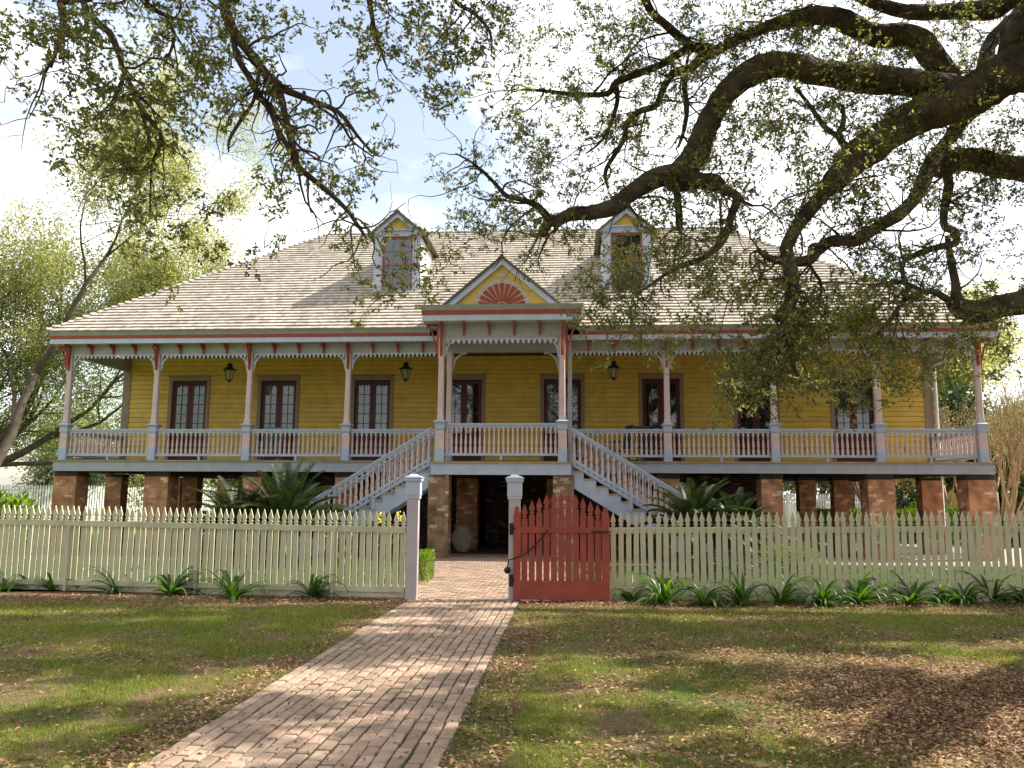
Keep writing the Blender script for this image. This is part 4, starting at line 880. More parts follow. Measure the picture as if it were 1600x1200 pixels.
# ---------------------------------------------------------------- plants
def lily(x,y,n,L,seed,lab,spread=1.0):
    rs=random.Random(seed); V=[];F=[]
    for k in range(n):
        a=rs.uniform(0,6.283); l=L*1.45*rs.uniform(.6,1.15); el=rs.uniform(.45,1.4); w=rs.uniform(.022,.042); seg=9; p=Vector((rs.gauss(0,.03),rs.gauss(0,.03),0)); rc=rs.uniform(1.4,3.4); o=len(V); d2=Vector((math.cos(a),math.sin(a),0)); side=Vector((-d2.y,d2.x,0)); tw=rs.uniform(-.5,.5)
        for i in range(seg):
            t=i/(seg-1); ww=w*(1-t**2.2)*(0.55+.9*min(t*2.5,.5)); e=el-rc*t*t*1.0-.15; sd=(side*math.cos(tw*t)+Vector((0,0,1))*math.sin(tw*t))
            V+= [p-sd*ww,p+Vector((0,0,-ww*.45)),p+sd*ww]
            p=p+(d2*math.cos(e)+Vector((0,0,math.sin(e))))*(l/(seg-1))
            if p.z<.01: p.z=.012
        for i in range(seg-1):
            for j in (0,1): q=o+i*3+j; F.append((q,q+1,q+4,q+3))
    b=B(); b.v=[tuple(v) for v in V]; b.f=F; T=obj('lily_plant',b,M['lily'],None,fix=False,smooth=True); T.location=(x,y,.0); return tag(T,lab,'plant','strap-leaved plants along the fence')
ords=['first','second','third','fourth','fifth','sixth','seventh','eighth','ninth','tenth','eleventh','twelfth']
for k,(px,by,n,L) in enumerate([(545,930,22,.50),(488,934,24,.62),(365,935,26,.56),(268,930,18,.50),(222,924,10,.32),(175,926,24,.58),(128,922,12,.36),(85,922,16,.42),(45,920,22,.52),(4,924,18,.46),(-45,922,18,.5)]):
    g=gr(px,by); lily(g.x,g.y+R_.uniform(-.08,.12),int(n*R_.uniform(1.0,1.8)),L*R_.uniform(.65,1.1),k+3,'%s lily clump along the left fence, counting away from the gate post'%ords[k] if k<10 else 'strap-leaved lily clump past the left edge of the lawn')
for k,(px,by,n,L) in enumerate([(984,938,14,.44),(1040,944,28,.60),(1103,946,22,.66),(1160,946,30,.62),(1222,944,20,.50),(1282,945,24,.68),(1342,944,26,.64),(1420,944,26,.60),(1470,943,16,.52),(1508,945,26,.58),(1555,942,22,.50),(1598,942,20,.5),(1650,940,20,.5)]):
    g=gr(px,by); lily(g.x,g.y+R_.uniform(-.08,.12),int(n*R_.uniform(1.0,1.8)),L*R_.uniform(.65,1.1),k+33,('%s lily clump along the right fence, counting away from the red gate'%ords[k]) if k<12 else 'strap-leaved lily clump past the right edge of the lawn')
def sago(x,y,z0,n,L,seed,lab,emin=.1,emax=1.35):
    rs=random.Random(seed); T=thing('sago_palm',(x,y,0),0,lab,'palm','sago palms in front of the house')
    b=B(); b.lathe([(.20,0),(.23,z0*.5),(.20,z0),(.08,z0+.15)],n=12); obj('trunk',b,M['bark'],T)
    V=[];F=[];rb=B()
    for k in range(n):
        a=k*2.399+rs.uniform(-.2,.2); el=emin+(emax-emin)*(k/n)+rs.uniform(-.1,.1); l=L*rs.uniform(.85,1.1); d2=Vector((math.cos(a),math.sin(a),0)); side=Vector((-d2.y,d2.x,0)); p=Vector((0,0,z0)); seg=16; pts=[p.copy()]; dirs=[]
        for i in range(seg):
            t=i/seg; e=el-1.35*t*t*math.cos(el)**.4 if el<1.5 else el; d=d2*math.cos(e)+Vector((0,0,math.sin(e))); dirs.append(d); p=p+d*l/seg; pts.append(p.copy())
        rb.tube(pts[::2],[.016*(1-.7*i/8) for i in range(9)],4)
        m_=60
        for j in range(m_):
            t=.12+.88*j/m_; i=min(int(t*seg),seg-1); f=t*seg-i; q=pts[i].lerp(pts[i+1],min(f,1)); d=dirs[i]; nn=side.cross(d)
            ll=(.20*math.sin(math.pi*min(t*.9+.08,1))**.6+.02)*L/1.5
            for s in (-1,1):
                dd=(side*s*.85+d*.55+nn*(.35 if side.cross(d).z>0 else -.35)).normalized(); w=d*.010; o=len(V); e2=q+dd*ll+Vector((0,0,-ll*.08)); V+= [q-w,q+w,q+dd*ll*.6+w*.9,e2,q+dd*ll*.6-w*.9]; F.append((o,o+1,o+2,o+3,o+4))
    obj('frond_stalk',rb,M['sago'],T); b=B(); b.v=[tuple(v) for v in V]; b.f=F; obj('fronds',b,M['sago'],T,fix=False)
p=at(447,800,20.2); sago(p.x,20.2,.68,62,1.85,1,'large sago palm with tall arching fronds left of the left staircase',.0,1.5)
p=at(372,800,20.6); sago(p.x,20.6,.68,46,1.6,2,'lower sago palm beside the left garden piers')
p=at(1083,800,19.8); sago(p.x,19.8,.78,64,1.5,3,'spreading sago palm at the foot of the right staircase',.0,1.35)
p=at(1150,800,20.8); sago(p.x,20.8,.7,46,1.35,4,'small sago palm right of the right staircase')
def bush(name,lab,cat,c,r,n,ls,m,grp=None,box=False,stem=True,seed=1):
    rg=np.random.default_rng(seed); T=thing(name,(c[0],c[1],0),0,lab,cat,grp); 
    if box: P=(rg.random((n,3))-.5)*2; ax=rg.integers(0,3,n); sg=np.where(rg.random(n)<.5,-1,1); P[np.arange(n),ax]=np.where(rg.random(n)<.7,sg*(1-rg.random(n)*.12),P[np.arange(n),ax]); P[:,2]=np.where(ax==2,np.abs(P[:,2]),P[:,2]); P=P*np.array(r)*(1+.05*rg.normal(size=(n,1)))
    else: 
        P=nrm(rg.normal(size=(n,3)))*(rg.random((n,1))**.35); lump=1+.28*np.sin(P[:,:1]*5+seed)*np.cos(P[:,1:2]*4+P[:,2:]*5); P=P*lump*np.array(r)
    P[:,2]+=c[2]; D=nrm(P-np.array([0,0,c[2]*.3]))+rg.normal(size=(n,3))*.7
    V,F=leaf_geo(P,D,ls*rg.uniform(.7,1.2,n),ls*.5*rg.uniform(.8,1.2,n),rg); k=V[:,2]>0; V[:,2]=np.maximum(V[:,2],.01)
    npmesh('foliage',V,F,m,T)
    if stem:
        b=B(); rs=random.Random(seed)
        for q in range(5): a=rs.uniform(0,6.28); b.tube([(0,0,0),(math.cos(a)*r[0]*.25,math.sin(a)*r[1]*.25,c[2]*.6),(math.cos(a)*r[0]*.6,math.sin(a)*r[1]*.6,c[2]+r[2]*.4)],[.03,.02,.008],5)
        obj('stem',b,M['barkgrey'],T)
    return T
g=gr(662,912); bush('boxwood_hedge','bright clipped boxwood just inside the left gate post','hedge',(g.x-.06,g.y+.45,.30),(.16,.65,.26),5200,.035,M['hedge'],box=True,seed=3)
for k,(px,Y,rx,ry,h,lab) in enumerate([(1380,33.5,2.6,.6,1.25,'bright low hedge seen between the right piers'),(1560,33,3.2,.7,1.3,'bright low hedge right of the house corner'),(1300,34,.9,.6,1.2,'bright low hedge behind the narrow right pier'),(1690,31,3,.8,1.3,'bright low hedge beyond the right picket fence')]):
    p=at(px,800,Y); bush('garden_hedge',lab,'hedge',(p.x,Y,h*.5),(rx,ry,h*.5),5000,.10,M['hedge'],'clipped hedges right of the house',box=True,seed=k+20)
p=at(1572,780,31.0); bush('dark_shrub','large dark spiky shrub beyond the right corner of the house','shrub',(p.x,31,.9),(1.5,1.0,1.2),6000,.30,M['darkleaf'],seed=5)
p=at(1420,760,36.0); bush('dark_shrub','dark shrub between the two rightmost piers','shrub',(p.x,36,1.0),(1.1,1.0,1.4),3500,.16,M['darkleaf'],seed=6)
p=at(1450,780,34.0); bush('light_shrub','pale variegated shrub below the crepe myrtle near the end pier','shrub',(p.x,34,.7),(1.0,.9,.9),4000,.12,M['hedge'],seed=7)
p=at(14,800,18.5); bush('leafy_shrub','glossy green shrub at the left edge behind the fence','shrub',(p.x-.4,18.5,.85),(.95,.7,.75),3200,.16,M['hedge'],seed=8)
p=at(1225,880,19.0); bush('low_shrub','low green shrub behind the middle of the right fence','shrub',(p.x,18.5,.35),(.7,.5,.35),2500,.06,M['hedge'],seed=9)
p=at(1120,880,17.5); bush('low_shrub','small dark green shrub near the right sago palm','shrub',(p.x,17.5,.3),(.8,.4,.3),2500,.06,M['darkleaf'],seed=10)
# snapdragons behind the left gate post
def flower(px,py,Y,m,lab,seed):
    p=at(px,py,Y); rs=random.Random(seed); T=thing('flowering_plant',(p.x,Y,0),0,lab,'flower','flowers behind the left gate post')
    b=B(); b.tube([(0,0,0),(.02,0,p.z*.5),(0,0,p.z)],.008,5); obj('stem',b,M['lily'],T)
    rg=np.random.default_rng(seed); n=60; P=np.stack([rg.normal(size=n)*.03,rg.normal(size=n)*.03,rg.uniform(.1,p.z-.12,n)],1); V,F=leaf_geo(P,nrm(rg.normal(size=(n,3))+[0,0,.5]),.07,.018,rg); npmesh('foliage',V,F,M['lily'],T)
    b=B()
    for k in range(12): z=p.z-.02-.016*k; a=rs.uniform(0,6.28); q=(math.cos(a)*.03,math.sin(a)*.03,z); b.lathe([(0,-.02),(.02,-.012),(.026,.005),(.0,.02)],q,7)
    obj('blossom',b,m,T)
flower(593,800,15.2,M['yellowflower'],'pale yellow flower spike leftmost behind the fence near the gate post',1)
flower(604,816,15.0,M['pinkflower'],'pink flower between the two yellow spikes behind the fence',2)
flower(624,798,15.2,M['yellowflower'],'yellow flower spike nearest the left gate post',3)
flower(616,818,15.1,M['pinkflower'],'small pink flower beside the yellow spike nearest the gate post',4)
# ochre outbuilding far right
T=thing('outbuilding',(at(1520,760,52).x,52,0),-.1,'ochre outbuilding half hidden beyond the right end of the house','building')
b=B(); b.box(-5,5,0,6,0,3.2); obj('wall',b,mat('ochre_wall',(.6,.42,.14),.8,3,.1),T); b=B(); b.prism([(-5.4,3.2),(5.4,3.2),(4,5.0),(-4,5.0)],-.4,6.4); obj('roof',b,M['shingledark'],T)
b=B(); b.box(-3,-2,-.03,-.001,1,2.3); b.box(2,3,-.03,-.001,1,2.3); obj('window',b,M['darkwood'],T)
# ---------------------------------------------------------------- trees
def grow(rs,b,tips,p,d,L,r,lev,maxlev,bend=.35,up=.15,nch=(2,4),ang=.75,ratio=.68,taper=.6,minr=.006,tn=6,segs=None,leafr=None):
    seg=segs or max(3,int(5-lev*.5)); pts=[p.copy()]; rad=[r]; q=p.copy(); dd=d.copy()
    for i in range(seg):
        dd=(dd+Vector((rs.gauss(0,bend),rs.gauss(0,bend),rs.gauss(0,bend)+up))*.45).normalized(); q=q+dd*L/seg; pts.append(q.copy()); rad.append(max(minr,r*(1-(1-taper)*(i+1)/seg)))
    b.tube(pts,rad,max(3,tn-lev),jit=.12 if lev<2 else 0)
    if lev>=maxlev-1: tips.extend([(x.x,x.y,x.z) for x in pts[1:]])
    if lev>=maxlev: return
    n=rs.randint(*nch)
    for k in range(n):
        i=seg if k==0 else rs.randint(max(1,seg//2),seg); o=pts[i]; ax=dd.cross(Vector((rs.gauss(0,1),rs.gauss(0,1),rs.gauss(0,1)))).normalized(); a=ang*rs.uniform(.35,1.15)*(.5 if k==0 else 1)
        nd=(Matrix.Rotation(a,3,ax)@dd).normalized(); grow(rs,b,tips,o,nd,L*ratio*rs.uniform(.75,1.15),rad[i]*(.85 if k==0 else .62),lev+1,maxlev,bend,up,nch,ang,ratio,taper,minr,tn,None)
def tree(name,lab,cat,loc,starts,maxlev,seed,bark,leaf,nleaf,ls,rad=.5,grp=None,**kw):
    rs=random.Random(seed); rg=np.random.default_rng(seed); T=thing(name,loc,0,lab,cat,grp); b=B(); tips=[]
    for (p,d,L,r) in starts: grow(rs,b,tips,Vector(p),Vector(d).normalized(),L,r,0,maxlev,**kw)
    obj('trunk',b,bark,T,fix=False,smooth=True)
    if nleaf:
        C=np.array(tips); per=max(1,nleaf//len(C)); P=np.repeat(C,per,0); P=P+rg.normal(size=P.shape)*rad*np.array([1,1,.8]); n=len(P)
        V,F=leaf_geo(P,rg.normal(size=(n,3))+[0,0,-.2],ls*rg.uniform(.6,1.3,n),ls*.55*rg.uniform(.7,1.2,n),rg); npmesh('crown',V,F,leaf,T)
    return T
# left side, beyond the house
tree('spring_tree','tall tree in fresh yellow-green leaf at the left edge behind the house','tree',(-25.5,40,0),[((0,0,0),(-.10,.05,1),8.4,.30)],5,8,M['barkgrey'],M['spring'],90000,.14,.42,'trees left of the house',bend=.30,up=.10,nch=(3,4),ang=.85,ratio=.76)
tree('spring_tree','second yellow-green tree reaching over the left end of the roof','tree',(-17.5,46,0),[((0,0,0),(.0,.0,1),6.2,.42)],5,9,M['barkgrey'],M['spring'],46000,.16,.5,'trees left of the house',bend=.28,up=.14,nch=(2,4),ang=.75,ratio=.74)
tree('live_oak','olive live oak with low spreading limbs behind the left gallery end','tree',(-33,48,0),[((0,0,0),(.25,0,1),4.2,.5),((.3,0,2.2),(1,.1,.25),7.5,.28),((.3,0,2.8),(1,-.2,.55),7.0,.26)],4,21,M['barkgrey'],M['olive'],56000,.20,.75,'trees left of the house',bend=.34,up=.05,nch=(3,4),ang=.8,ratio=.74)
k=0
for (x,y,s,sd) in ((-47,62,1.0,1),(-38,68,1.1,2),(-29,64,.85,3),(-21,70,.95,4),(-13,66,.8,5),(-55,55,1.1,12)):
    tree('distant_tree',['dull green tree far behind the white fence, leftmost','broad dull green tree far behind the white fence, second from left','low grey-green tree far behind the fence, left of the house corner','grey-green tree seen through the left end of the gallery','small tree seen under the house between the left piers','tall dull tree past the left edge'][k],'tree',(x,y,0),[((0,0,0),(0,0,1),3.0*s,.35)],4,sd+60,M['barkgrey'],M['far'],26000,.30,.85,'far trees beyond the left fence',bend=.3,up=.02,nch=(3,4),ang=.95,ratio=.78); k+=1
# right side
for k,(px,Y,ht,sd,lab) in enumerate([(1368,34,2.0,31,'bare crepe myrtle behind the piers, left of the house end'),(1487,34,2.3,32,'bare tan crepe myrtle in line with the right end of the gallery'),(1562,29,2.1,33,'bare crepe myrtle with crooked stems right of the house'),(1620,33,2.2,35,'bare crepe myrtle at the right edge of the garden')]):
    x=at(px,760,Y).x; rs=random.Random(sd); st=[((rs.uniform(-.1,.1),rs.uniform(-.1,.1),0),(rs.uniform(-.45,.45),rs.uniform(-.3,.3),1),ht,.10) for _ in range(4)]
    tree('crepe_myrtle',lab,'tree',(x,Y,0),st,4,sd,M['myrtle'],M['olive'],1000,.07,.22,'crepe myrtles right of the house',bend=.14,up=.22,nch=(3,4),ang=.42,ratio=.74,tn=7,minr=.007)
tree('spring_tree','yellow-green tree rising behind the right end of the roof','tree',(24,44,0),[((0,0,0),(-.1,0,1),5.0,.5)],5,14,M['barkgrey'],M['spring'],36000,.18,.5,'trees right of the house',bend=.28,up=.08,nch=(3,4),ang=.85,ratio=.72)
for k,(x,y,s,sd,lab) in enumerate(((31,52,1.0,41,'olive tree far beyond the right corner, partly behind the myrtles'),(22,60,1.0,42,'dull green tree far behind the right end of the gallery'),(38,60,1.1,43,'olive tree at the right edge, far back'),(13,66,.8,44,'small dull tree seen under the right of the house'))):
    tree('distant_tree',lab,'tree',(x,y,0),[((0,0,0),(0,0,1),2.6*s,.35)],4,sd,M['barkgrey'],M['olive'] if k%2==0 else M['far'],26000,.30,.85,'far trees beyond the right garden',bend=.3,up=.02,nch=(3,4),ang=.95,ratio=.78)
x=at(1490,700,33).x; tree('dark_evergreen','tall dark evergreen beyond the right gallery post','tree',(x+1.6,38,0),[((0,0,0),(0,0,1),2.6,.2)],4,77,M['barkgrey'],M['darkleaf'],9000,.28,.45,'trees right of the house',bend=.2,up=.2,nch=(3,4),ang=.6,ratio=.62)
# ---------------------------------------------------------------- the big live oaks in the foreground
def smooth_path(pts,sub=4):
    out=[];n=len(pts)
    for i in range(n-1):
        p0=pts[max(i-1,0)];p1=pts[i];p2=pts[i+1];p3=pts[min(i+2,n-1)]
        for k in range(sub):
            t=k/sub; out.append(tuple(.5*((2*b_)+(-a_+c_)*t+(2*a_-5*b_+4*c_-d_)*t*t+(-a_+3*b_-3*c_+d_)*t**3) for a_,b_,c_,d_ in zip(p0,p1,p2,p3)))
    out.append(pts[-1]); return out
class Oak:
    def __init__(s): s.limb=B(); s.pts=[]; s.rads=[]; s.px=[]
    def limbw(s,pts,n=12,jit=.10,gnarl=.0):   # (x,y,z,r)
        pp=smooth_path(pts,5); P=[];Rr=[]
        for i,q in enumerate(pp):
            v=Vector(q[:3]); r=q[3]; v=v+noise.noise_vector(v*1.3)*r*.35; P.append(v); Rr.append(r*(1+.16*noise.noise(v*2.6)))
        s.limb.tube(P,Rr,n,jit=jit); s.pts+=P; s.rads+=Rr
    def limbp(s,pts,Y0,Y1,n=12,jit=.10,k=1.0):   # pixel polyline px,py,rpx with depth running Y0..Y1
        m=len(pts); out=[]
        for i,(px,py,r) in enumerate(pts):
            Y=Y0+(Y1-Y0)*i/(m-1); v=at(px,py,Y); out.append((v.x,v.y,v.z,r*k*Y*1.03/F_PX))
        s.limbw(out,n,jit)
        return out[0],out[-1]
oa=Oak(); ob=Oak()
TR=(12.6,12.2)
M1=at(1600,112,11.2)
oa.limbw([(TR[0],TR[1],-.3,1.05),(TR[0],TR[1],.4,.85),(TR[0]-.05,TR[1],1.5,.72),(TR[0]-.15,TR[1],2.8,.70),(TR[0]-.5,TR[1]-.1,3.7,.60)],18)
def tolimb(o,pxs,Y0,Y1,lead,**k):
    m=len(pxs); out=[tuple(q) for q in lead]
    for i,(px,py,r) in enumerate(pxs):
        Y=Y0+(Y1-Y0)*i/(m-1); v=at(px,py,Y); out.append((v.x,v.y,v.z,r*Y*1.03/F_PX))
    o.limbw(out,**k)
tolimb(oa,[(1640,70,46),(1600,98,40),(1560,122,36),(1520,146,33),(1480,162,31),(1440,182,29),(1400,205,27),(1370,226,26),(1340,245,25),(1315,266,23),(1298,284,19)],11.2,10.6,[(12.2,12.1,3.0,.6),(10.2,11.8,5.4,.5)],n=16,jit=.14)
oa.limbp([(1500,140,30),(1450,138,29),(1400,130,28),(1350,124,28),(1300,115,28),(1255,108,28),(1215,105,27),(1180,115,26),(1145,140,25),(1118,175,25),(1100,210,25),(1086,245,26),(1062,270,27),(1045,285,20)],11.0,10.8,16,.14,.78)
oa.limbp([(1066,270,20),(1020,278,15),(985,300,13),(960,322,12),(925,331,11),(895,333,10),(870,345,9),(855,343,8)],10.9,11.2,12)
oa.limbp([(872,344,7),(858,348,8),(850,360,8),(848,370,6)],11.2,11.2,10)
oa.limbp([(857,342,7),(838,322,5.5),(815,312,4.5),(792,306,4),(775,288,3.2),(757,270,2.6),(735,252,2),(712,240,1.3)],11.2,11.5,8)
oa.limbp([(1060,280,20),(1090,281,15),(1118,283,14),(1124,292,9)],10.8,10.7,10)
oa.limbp([(1110,288,9),(1135,298,8),(1152,308,7),(1143,335,6),(1136,362,6),(1122,385,5),(1095,404,4.5),(1065,415,4),(1038,430,3.2),(1010,450,2.2),(985,462,1.4)],10.7,10.2,8)
oa.limbp([(1060,283,7),(1058,300,6),(1061,330,6),(1062,360,6.5)],10.8,10.8,8)
oa.limbp([(1490,125,26),(1462,95,27),(1440,68,28),(1412,55,28),(1380,55,27),(1345,45,25),(1300,28,21),(1262,25,19),(1220,35,14),(1182,50,13),(1145,66,12),(1118,80,12),(1092,95,11),(1078,108,10),(1052,116,9),(1036,140,8),(1025,165,7.5),(998,175,7),(980,192,7),(976,215,6),(962,240,5),(946,268,4.5),(950,295,3)],11.1,11.8,14,.13,.70)
oa.limbp([(1112,78,9),(1082,75,8),(1055,88,7),(1030,103,6.5),(1000,114,6),(962,130,5.5),(950,146,4.5),(905,148,4),(850,142,2.8),(815,140,1.5)],11.6,12.0,8)
oa.limbp([(962,132,4),(965,158,3.5),(952,200,3),(935,225,2),(915,240,1.4)],11.8,11.9,6)
oa.limbp([(1082,75,8),(1062,58,7),(1040,38,6.5),(1018,18,7),(1000,-15,7)],11.6,11.8,8)
oa.limbp([(1070,112,5),(1070,140,4.5),(1073,170,3.8),(1068,205,3),(1060,230,2)],11.5,11.3,6)
oa.limbp([(1302,278,14),(1284,302,12),(1266,325,11.5),(1250,346,10.5),(1236,370,10),(1228,390,10.5),(1234,415,11),(1237,445,11),(1236,472,10.5),(1224,486,9),(1214,500,7)],10.6,10.2,12)
oa.limbp([(1232,482,6),(1224,500,6),(1230,522,5.5),(1238,545,5),(1240,570,3.6),(1250,592,2)],10.2,10.1,8)
oa.limbp([(1230,408,8),(1205,405,6.5),(1190,396,5),(1184,388,3)],10.4,10.4,8)
oa.limbp([(1230,408,8),(1262,408,8),(1280,392,8.5),(1300,378,9),(1335,378,9.5),(1352,368,10),(1378,352,10),(1402,335,10),(1424,314,10),(1440,290,10.5),(1450,265,12),(1462,245,12),(1485,215,11),(1508,188,12),(1540,158,13),(1572,125,14),(1600,85,16),(1640,30,18)],10.4,12.2,12)
oa.limbp([(1262,408,3.5),(1272,425,3),(1282,440,2.8),(1283,460,2.5),(1275,476,2)],10.4,10.4,5)
oa.limbp([(1265,400,4),(1268,385,3.6),(1285,382,3),(1300,385,2)],10.4,10.5,5)
tolimb(oa,[(1680,275,26),(1640,272,22),(1600,265,19),(1552,258,18),(1520,250,18),(1492,252,18),(1468,264,16)],12.4,12.0,[(12.4,12.3,2.8,.5),(11.0,12.6,3.6,.36)],n=14,jit=.14)
oa.limbp([(1480,268,8),(1483,290,8),(1478,314,7.5),(1474,338,6),(1476,356,5.5),(1490,362,6),(1493,380,6),(1470,386,5.5),(1440,394,4.5),(1413,409,4.2),(1411,430,3.6),(1418,452,3),(1405,480,2.8),(1388,505,2)],12.0,11.4,8)
tolimb(oa,[(1780,400,26),(1700,440,24),(1640,458,22),(1600,470,20),(1560,478,19),(1530,484,18),(1502,480,16),(1490,468,13)],12.2,11.6,[(12.7,12.1,2.3,.5),(12.0,12.2,3.2,.34)],n=14,jit=.14)
oa.limbp([(1492,468,8),(1492,445,6.5),(1488,420,6),(1484,395,5),(1480,370,4)],11.7,12.0,8)
oa.limbp([(1490,475,6),(1462,458,5.5),(1440,457,4.8),(1412,470,4.4),(1396,492,3.6),(1372,522,3),(1345,545,2)],11.6,11.0,7)
oa.limbp([(1445,457,4),(1420,445,3.5),(1395,440,2.8),(1370,446,2)],11.6,11.4,6)
tolimb(oa,[(1650,-10,20),(1560,12,17),(1510,18,15),(1460,20,13),(1415,18,12),(1370,8,9),(1330,-10,7)],12.4,12.8,[(12.0,12.2,3.6,.45),(10.6,12.6,6.2,.34)],n=12)
oa.limbp([(1520,150,12),(1538,100,11),(1552,60,11),(1590,20,11)],11.2,12.2,10)
oa.limbp([(1340,240,6),(1318,225,6),(1310,210,5),(1318,190,4),(1316,165,3)],10.6,10.8,7)
oa.limbp([(1316,215,5),(1290,200,4),(1262,160,3),(1240,135,2)],10.7,11.0,6)
# high limbs over the lawn
oa.limbw([(12.1,12.1,3.6,.5),(9.5,11.2,8.0,.34),(5.5,10.4,9.6,.24),(1.5,9.8,9.9,.16),(-2.5,9.2,9.6,.09),(-5,8.8,9.2,.05)],10)
oa.limbw([(12.3,12.0,3.7,.45),(11.0,9.0,7.6,.30),(9.5,6.5,9.0,.2),(6.5,5.2,9.4,.12),(2.5,4.8,9.0,.06)],10)
oa.limbw([(12.6,12.3,3.7,.45),(13.5,11.0,8.0,.3),(15.0,9.5,10.5,.2),(17.0,8.0,11.5,.1)],10)
oa.limbw([(12.6,12.3,3.7,.45),(12.5,13.5,8.0,.3),(9.5,14.5,11.0,.2),(5.0,14.8,12.3,.12),(1.0,14.8,12.6,.06)],10)
# left oak, trunk outside the frame
BX,BY_=-9.6,6.6
ob.limbw([(BX,BY_,-.3,.85),(BX,BY_,.4,.62),(BX+.1,BY_,2.5,.52),(BX+.4,BY_+.2,4.5,.46),(BX+1.2,BY_+.6,6.8,.34)],16)
hub=(BX+1.2,BY_+.6,6.8,.30)
def fromhub(pxs,Y0,Y1,mid,n=9):
    pxs=[(a,b_,c*.82) for a,b_,c in pxs]
    m=len(pxs); q=at(pxs[0][0],pxs[0][1],Y0); out=[hub]+[mid]
    for i,(px,py,r) in enumerate(pxs):
        Y=Y0+(Y1-Y0)*i/(m-1); v=at(px,py,Y); out.append((v.x,v.y,v.z,r*Y*1.03/F_PX))
    ob.limbw(out,n)
fromhub([(340,-30,11),(348,8,10.5),(360,40,10),(378,68,10),(398,92,9.5),(418,118,9),(438,134,8)],8.4,8.6,(-5.6,8.0,8.6,.14),12)
ob.limbp([(425,124,7),(445,140,6),(470,150,5),(495,160,4.8),(530,176,3.6),(558,212,2.6),(582,240,1.8)],8.6,8.9,7)
ob.limbp([(434,130,6),(442,160,5.6),(449,195,5.4),(458,232,5.2),(466,260,5.2),(490,281,4.4),(518,304,4),(542,328,3.4),(556,348,3),(572,372,2)],8.6,9.0,8)
ob.limbp([(366,55,5.5),(370,88,5),(394,128,4.8),(405,150,4.8),(424,174,4.8),(436,206,4.5),(456,240,4)],8.5,8.7,8)
ob.limbp([(405,112,3.4),(396,158,3),(375,190,3),(359,218,2.6),(357,238,1.5)],8.5,8.4,6)
ob.limbp([(490,162,2.4),(530,190,2.2),(550,220,1.8),(580,243,1.2)],8.8,9.0,5)
fromhub([(112,-30,6),(128,2,6),(150,32,6.5),(172,52,6.5),(184,80,5.6),(193,112,5.2),(205,136,5),(216,162,4.4),(230,180,3.6),(245,200,3.2),(254,218,3),(246,235,3),(237,262,2.6),(235,300,2),(234,340,1.3)],8.0,8.4,(-7.0,7.6,8.3,.10),9)
ob.limbp([(215,160,3.2),(226,190,3),(233,216,2.8),(226,234,2.4),(205,256,2),(186,288,1.4)],8.2,8.2,6)
ob.limbp([(193,118,3.4),(187,140,3.2),(176,160,2.8),(172,178,1.6)],8.2,8.1,6)
fromhub([(84,-30,7),(94,5,7),(99,30,7),(97,50,6),(88,78,4.5),(80,105,2.5)],7.8,7.7,(-7.4,7.4,8.2,.09),9)
fromhub([(205,-30,8),(222,-2,7),(240,14,5),(266,27,3.4),(302,34,2)],8.4,8.9,(-6.4,7.8,8.5,.10),8)
ob.limbp([(260,24,3),(272,58,2.8),(262,92,1.8)],8.6,8.6,6)
ob.limbw([hub,(-5.5,8.0,9.2,.16),(-3.2,8.4,9.2,.12),(-1.4,8.6,8.6,.06),(-.9,8.6,8.1,.035)],9)
ob.limbp([(572,-30,5),(580,15,4.4),(586,50,3),(598,88,2),(606,110,1)],8.5,8.6,6)
ob.limbp([(690,-30,4),(715,5,3.4),(742,22,3),(765,50,2.4),(768,82,1.6)],8.6,8.8,6)
GRID=[
[5,6,7,6,6,5,5,4,3,2,3,5,4,5,6,6,4,3,4,5,5,6,7,7,6,5,4,4,4,4,4,4],
[4,5,6,6,6,6,6,4,4,1,2,4,4,5,5,4,3,3,5,6,6,5,4,5,6,6,6,5,4,4,4,4],
[3,3,6,7,7,6,6,5,3,2,2,2,3,5,5,3,3,5,6,6,5,4,3,3,4,5,5,4,4,4,4,5],
[1,1,5,7,7,5,4,4,3,3,1,0,0,0,3,2,5,6,6,6,4,4,3,5,6,5,5,4,4,4,5,5],
[0,1,5,6,5,3,1,3,5,3,3,1,0,0,1,4,6,6,6,5,4,4,4,5,6,6,5,5,4,4,5,5],
[0,0,2,5,4,2,0,1,4,3,4,4,0,0,2,4,4,3,4,3,4,4,4,3,5,4,4,5,5,5,5,5],
[0,0,0,2,3,3,2,0,2,3,4,3,0,3,5,5,5,3,3,3,4,5,4,3,4,4,4,5,5,5,5,4],
[0,0,0,1,3,3,2,0,2,2,2,4,4,2,3,2,2,1,3,3,6,5,4,2,1,2,3,4,4,4,3,2],
[0,0,0,0,1,1,0,0,1,1,1,4,5,1,1,0,1,1,3,6,6,5,4,3,3,3,3,5,5,4,3,2],
[0,0,0,0,0,0,0,0,0,0,0,2,1,0,0,0,0,1,4,5,4,3,3,4,5,5,7,7,5,3,2,2],
[0,0,0,0,0,0,0,0,0,0,0,0,0,0,0,0,0,0,1,3,3,2,3,6,7,7,7,6,5,4,4,3],
[0,0,0,0,0,0,0,0,0,0,0,0,0,0,0,0,0,0,0,0,0,0,5,7,6,4,5,5,3,2,2,1],
[0,0,0,0,0,0,0,0,0,0,0,0,0,0,0,0,0,0,0,0,0,0,3,3,2,1,2,2,1,0,0,0]]
def depth_of(o):
    P=np.array([(p.x,p.y,p.z) for p in o.pts]); d=P-np.array(CAM); z=d@np.array(vF); ok=z>2
    px=800+F_PX*(d@np.array(vR))/np.where(ok,z,1); py=600-F_PX*(d@np.array(vU))/np.where(ok,z,1); k=ok&(px>-200)&(px<1800)&(py>-200); return px[k],py[k],P[k,1]
DA=depth_of(oa); DB=depth_of(ob)
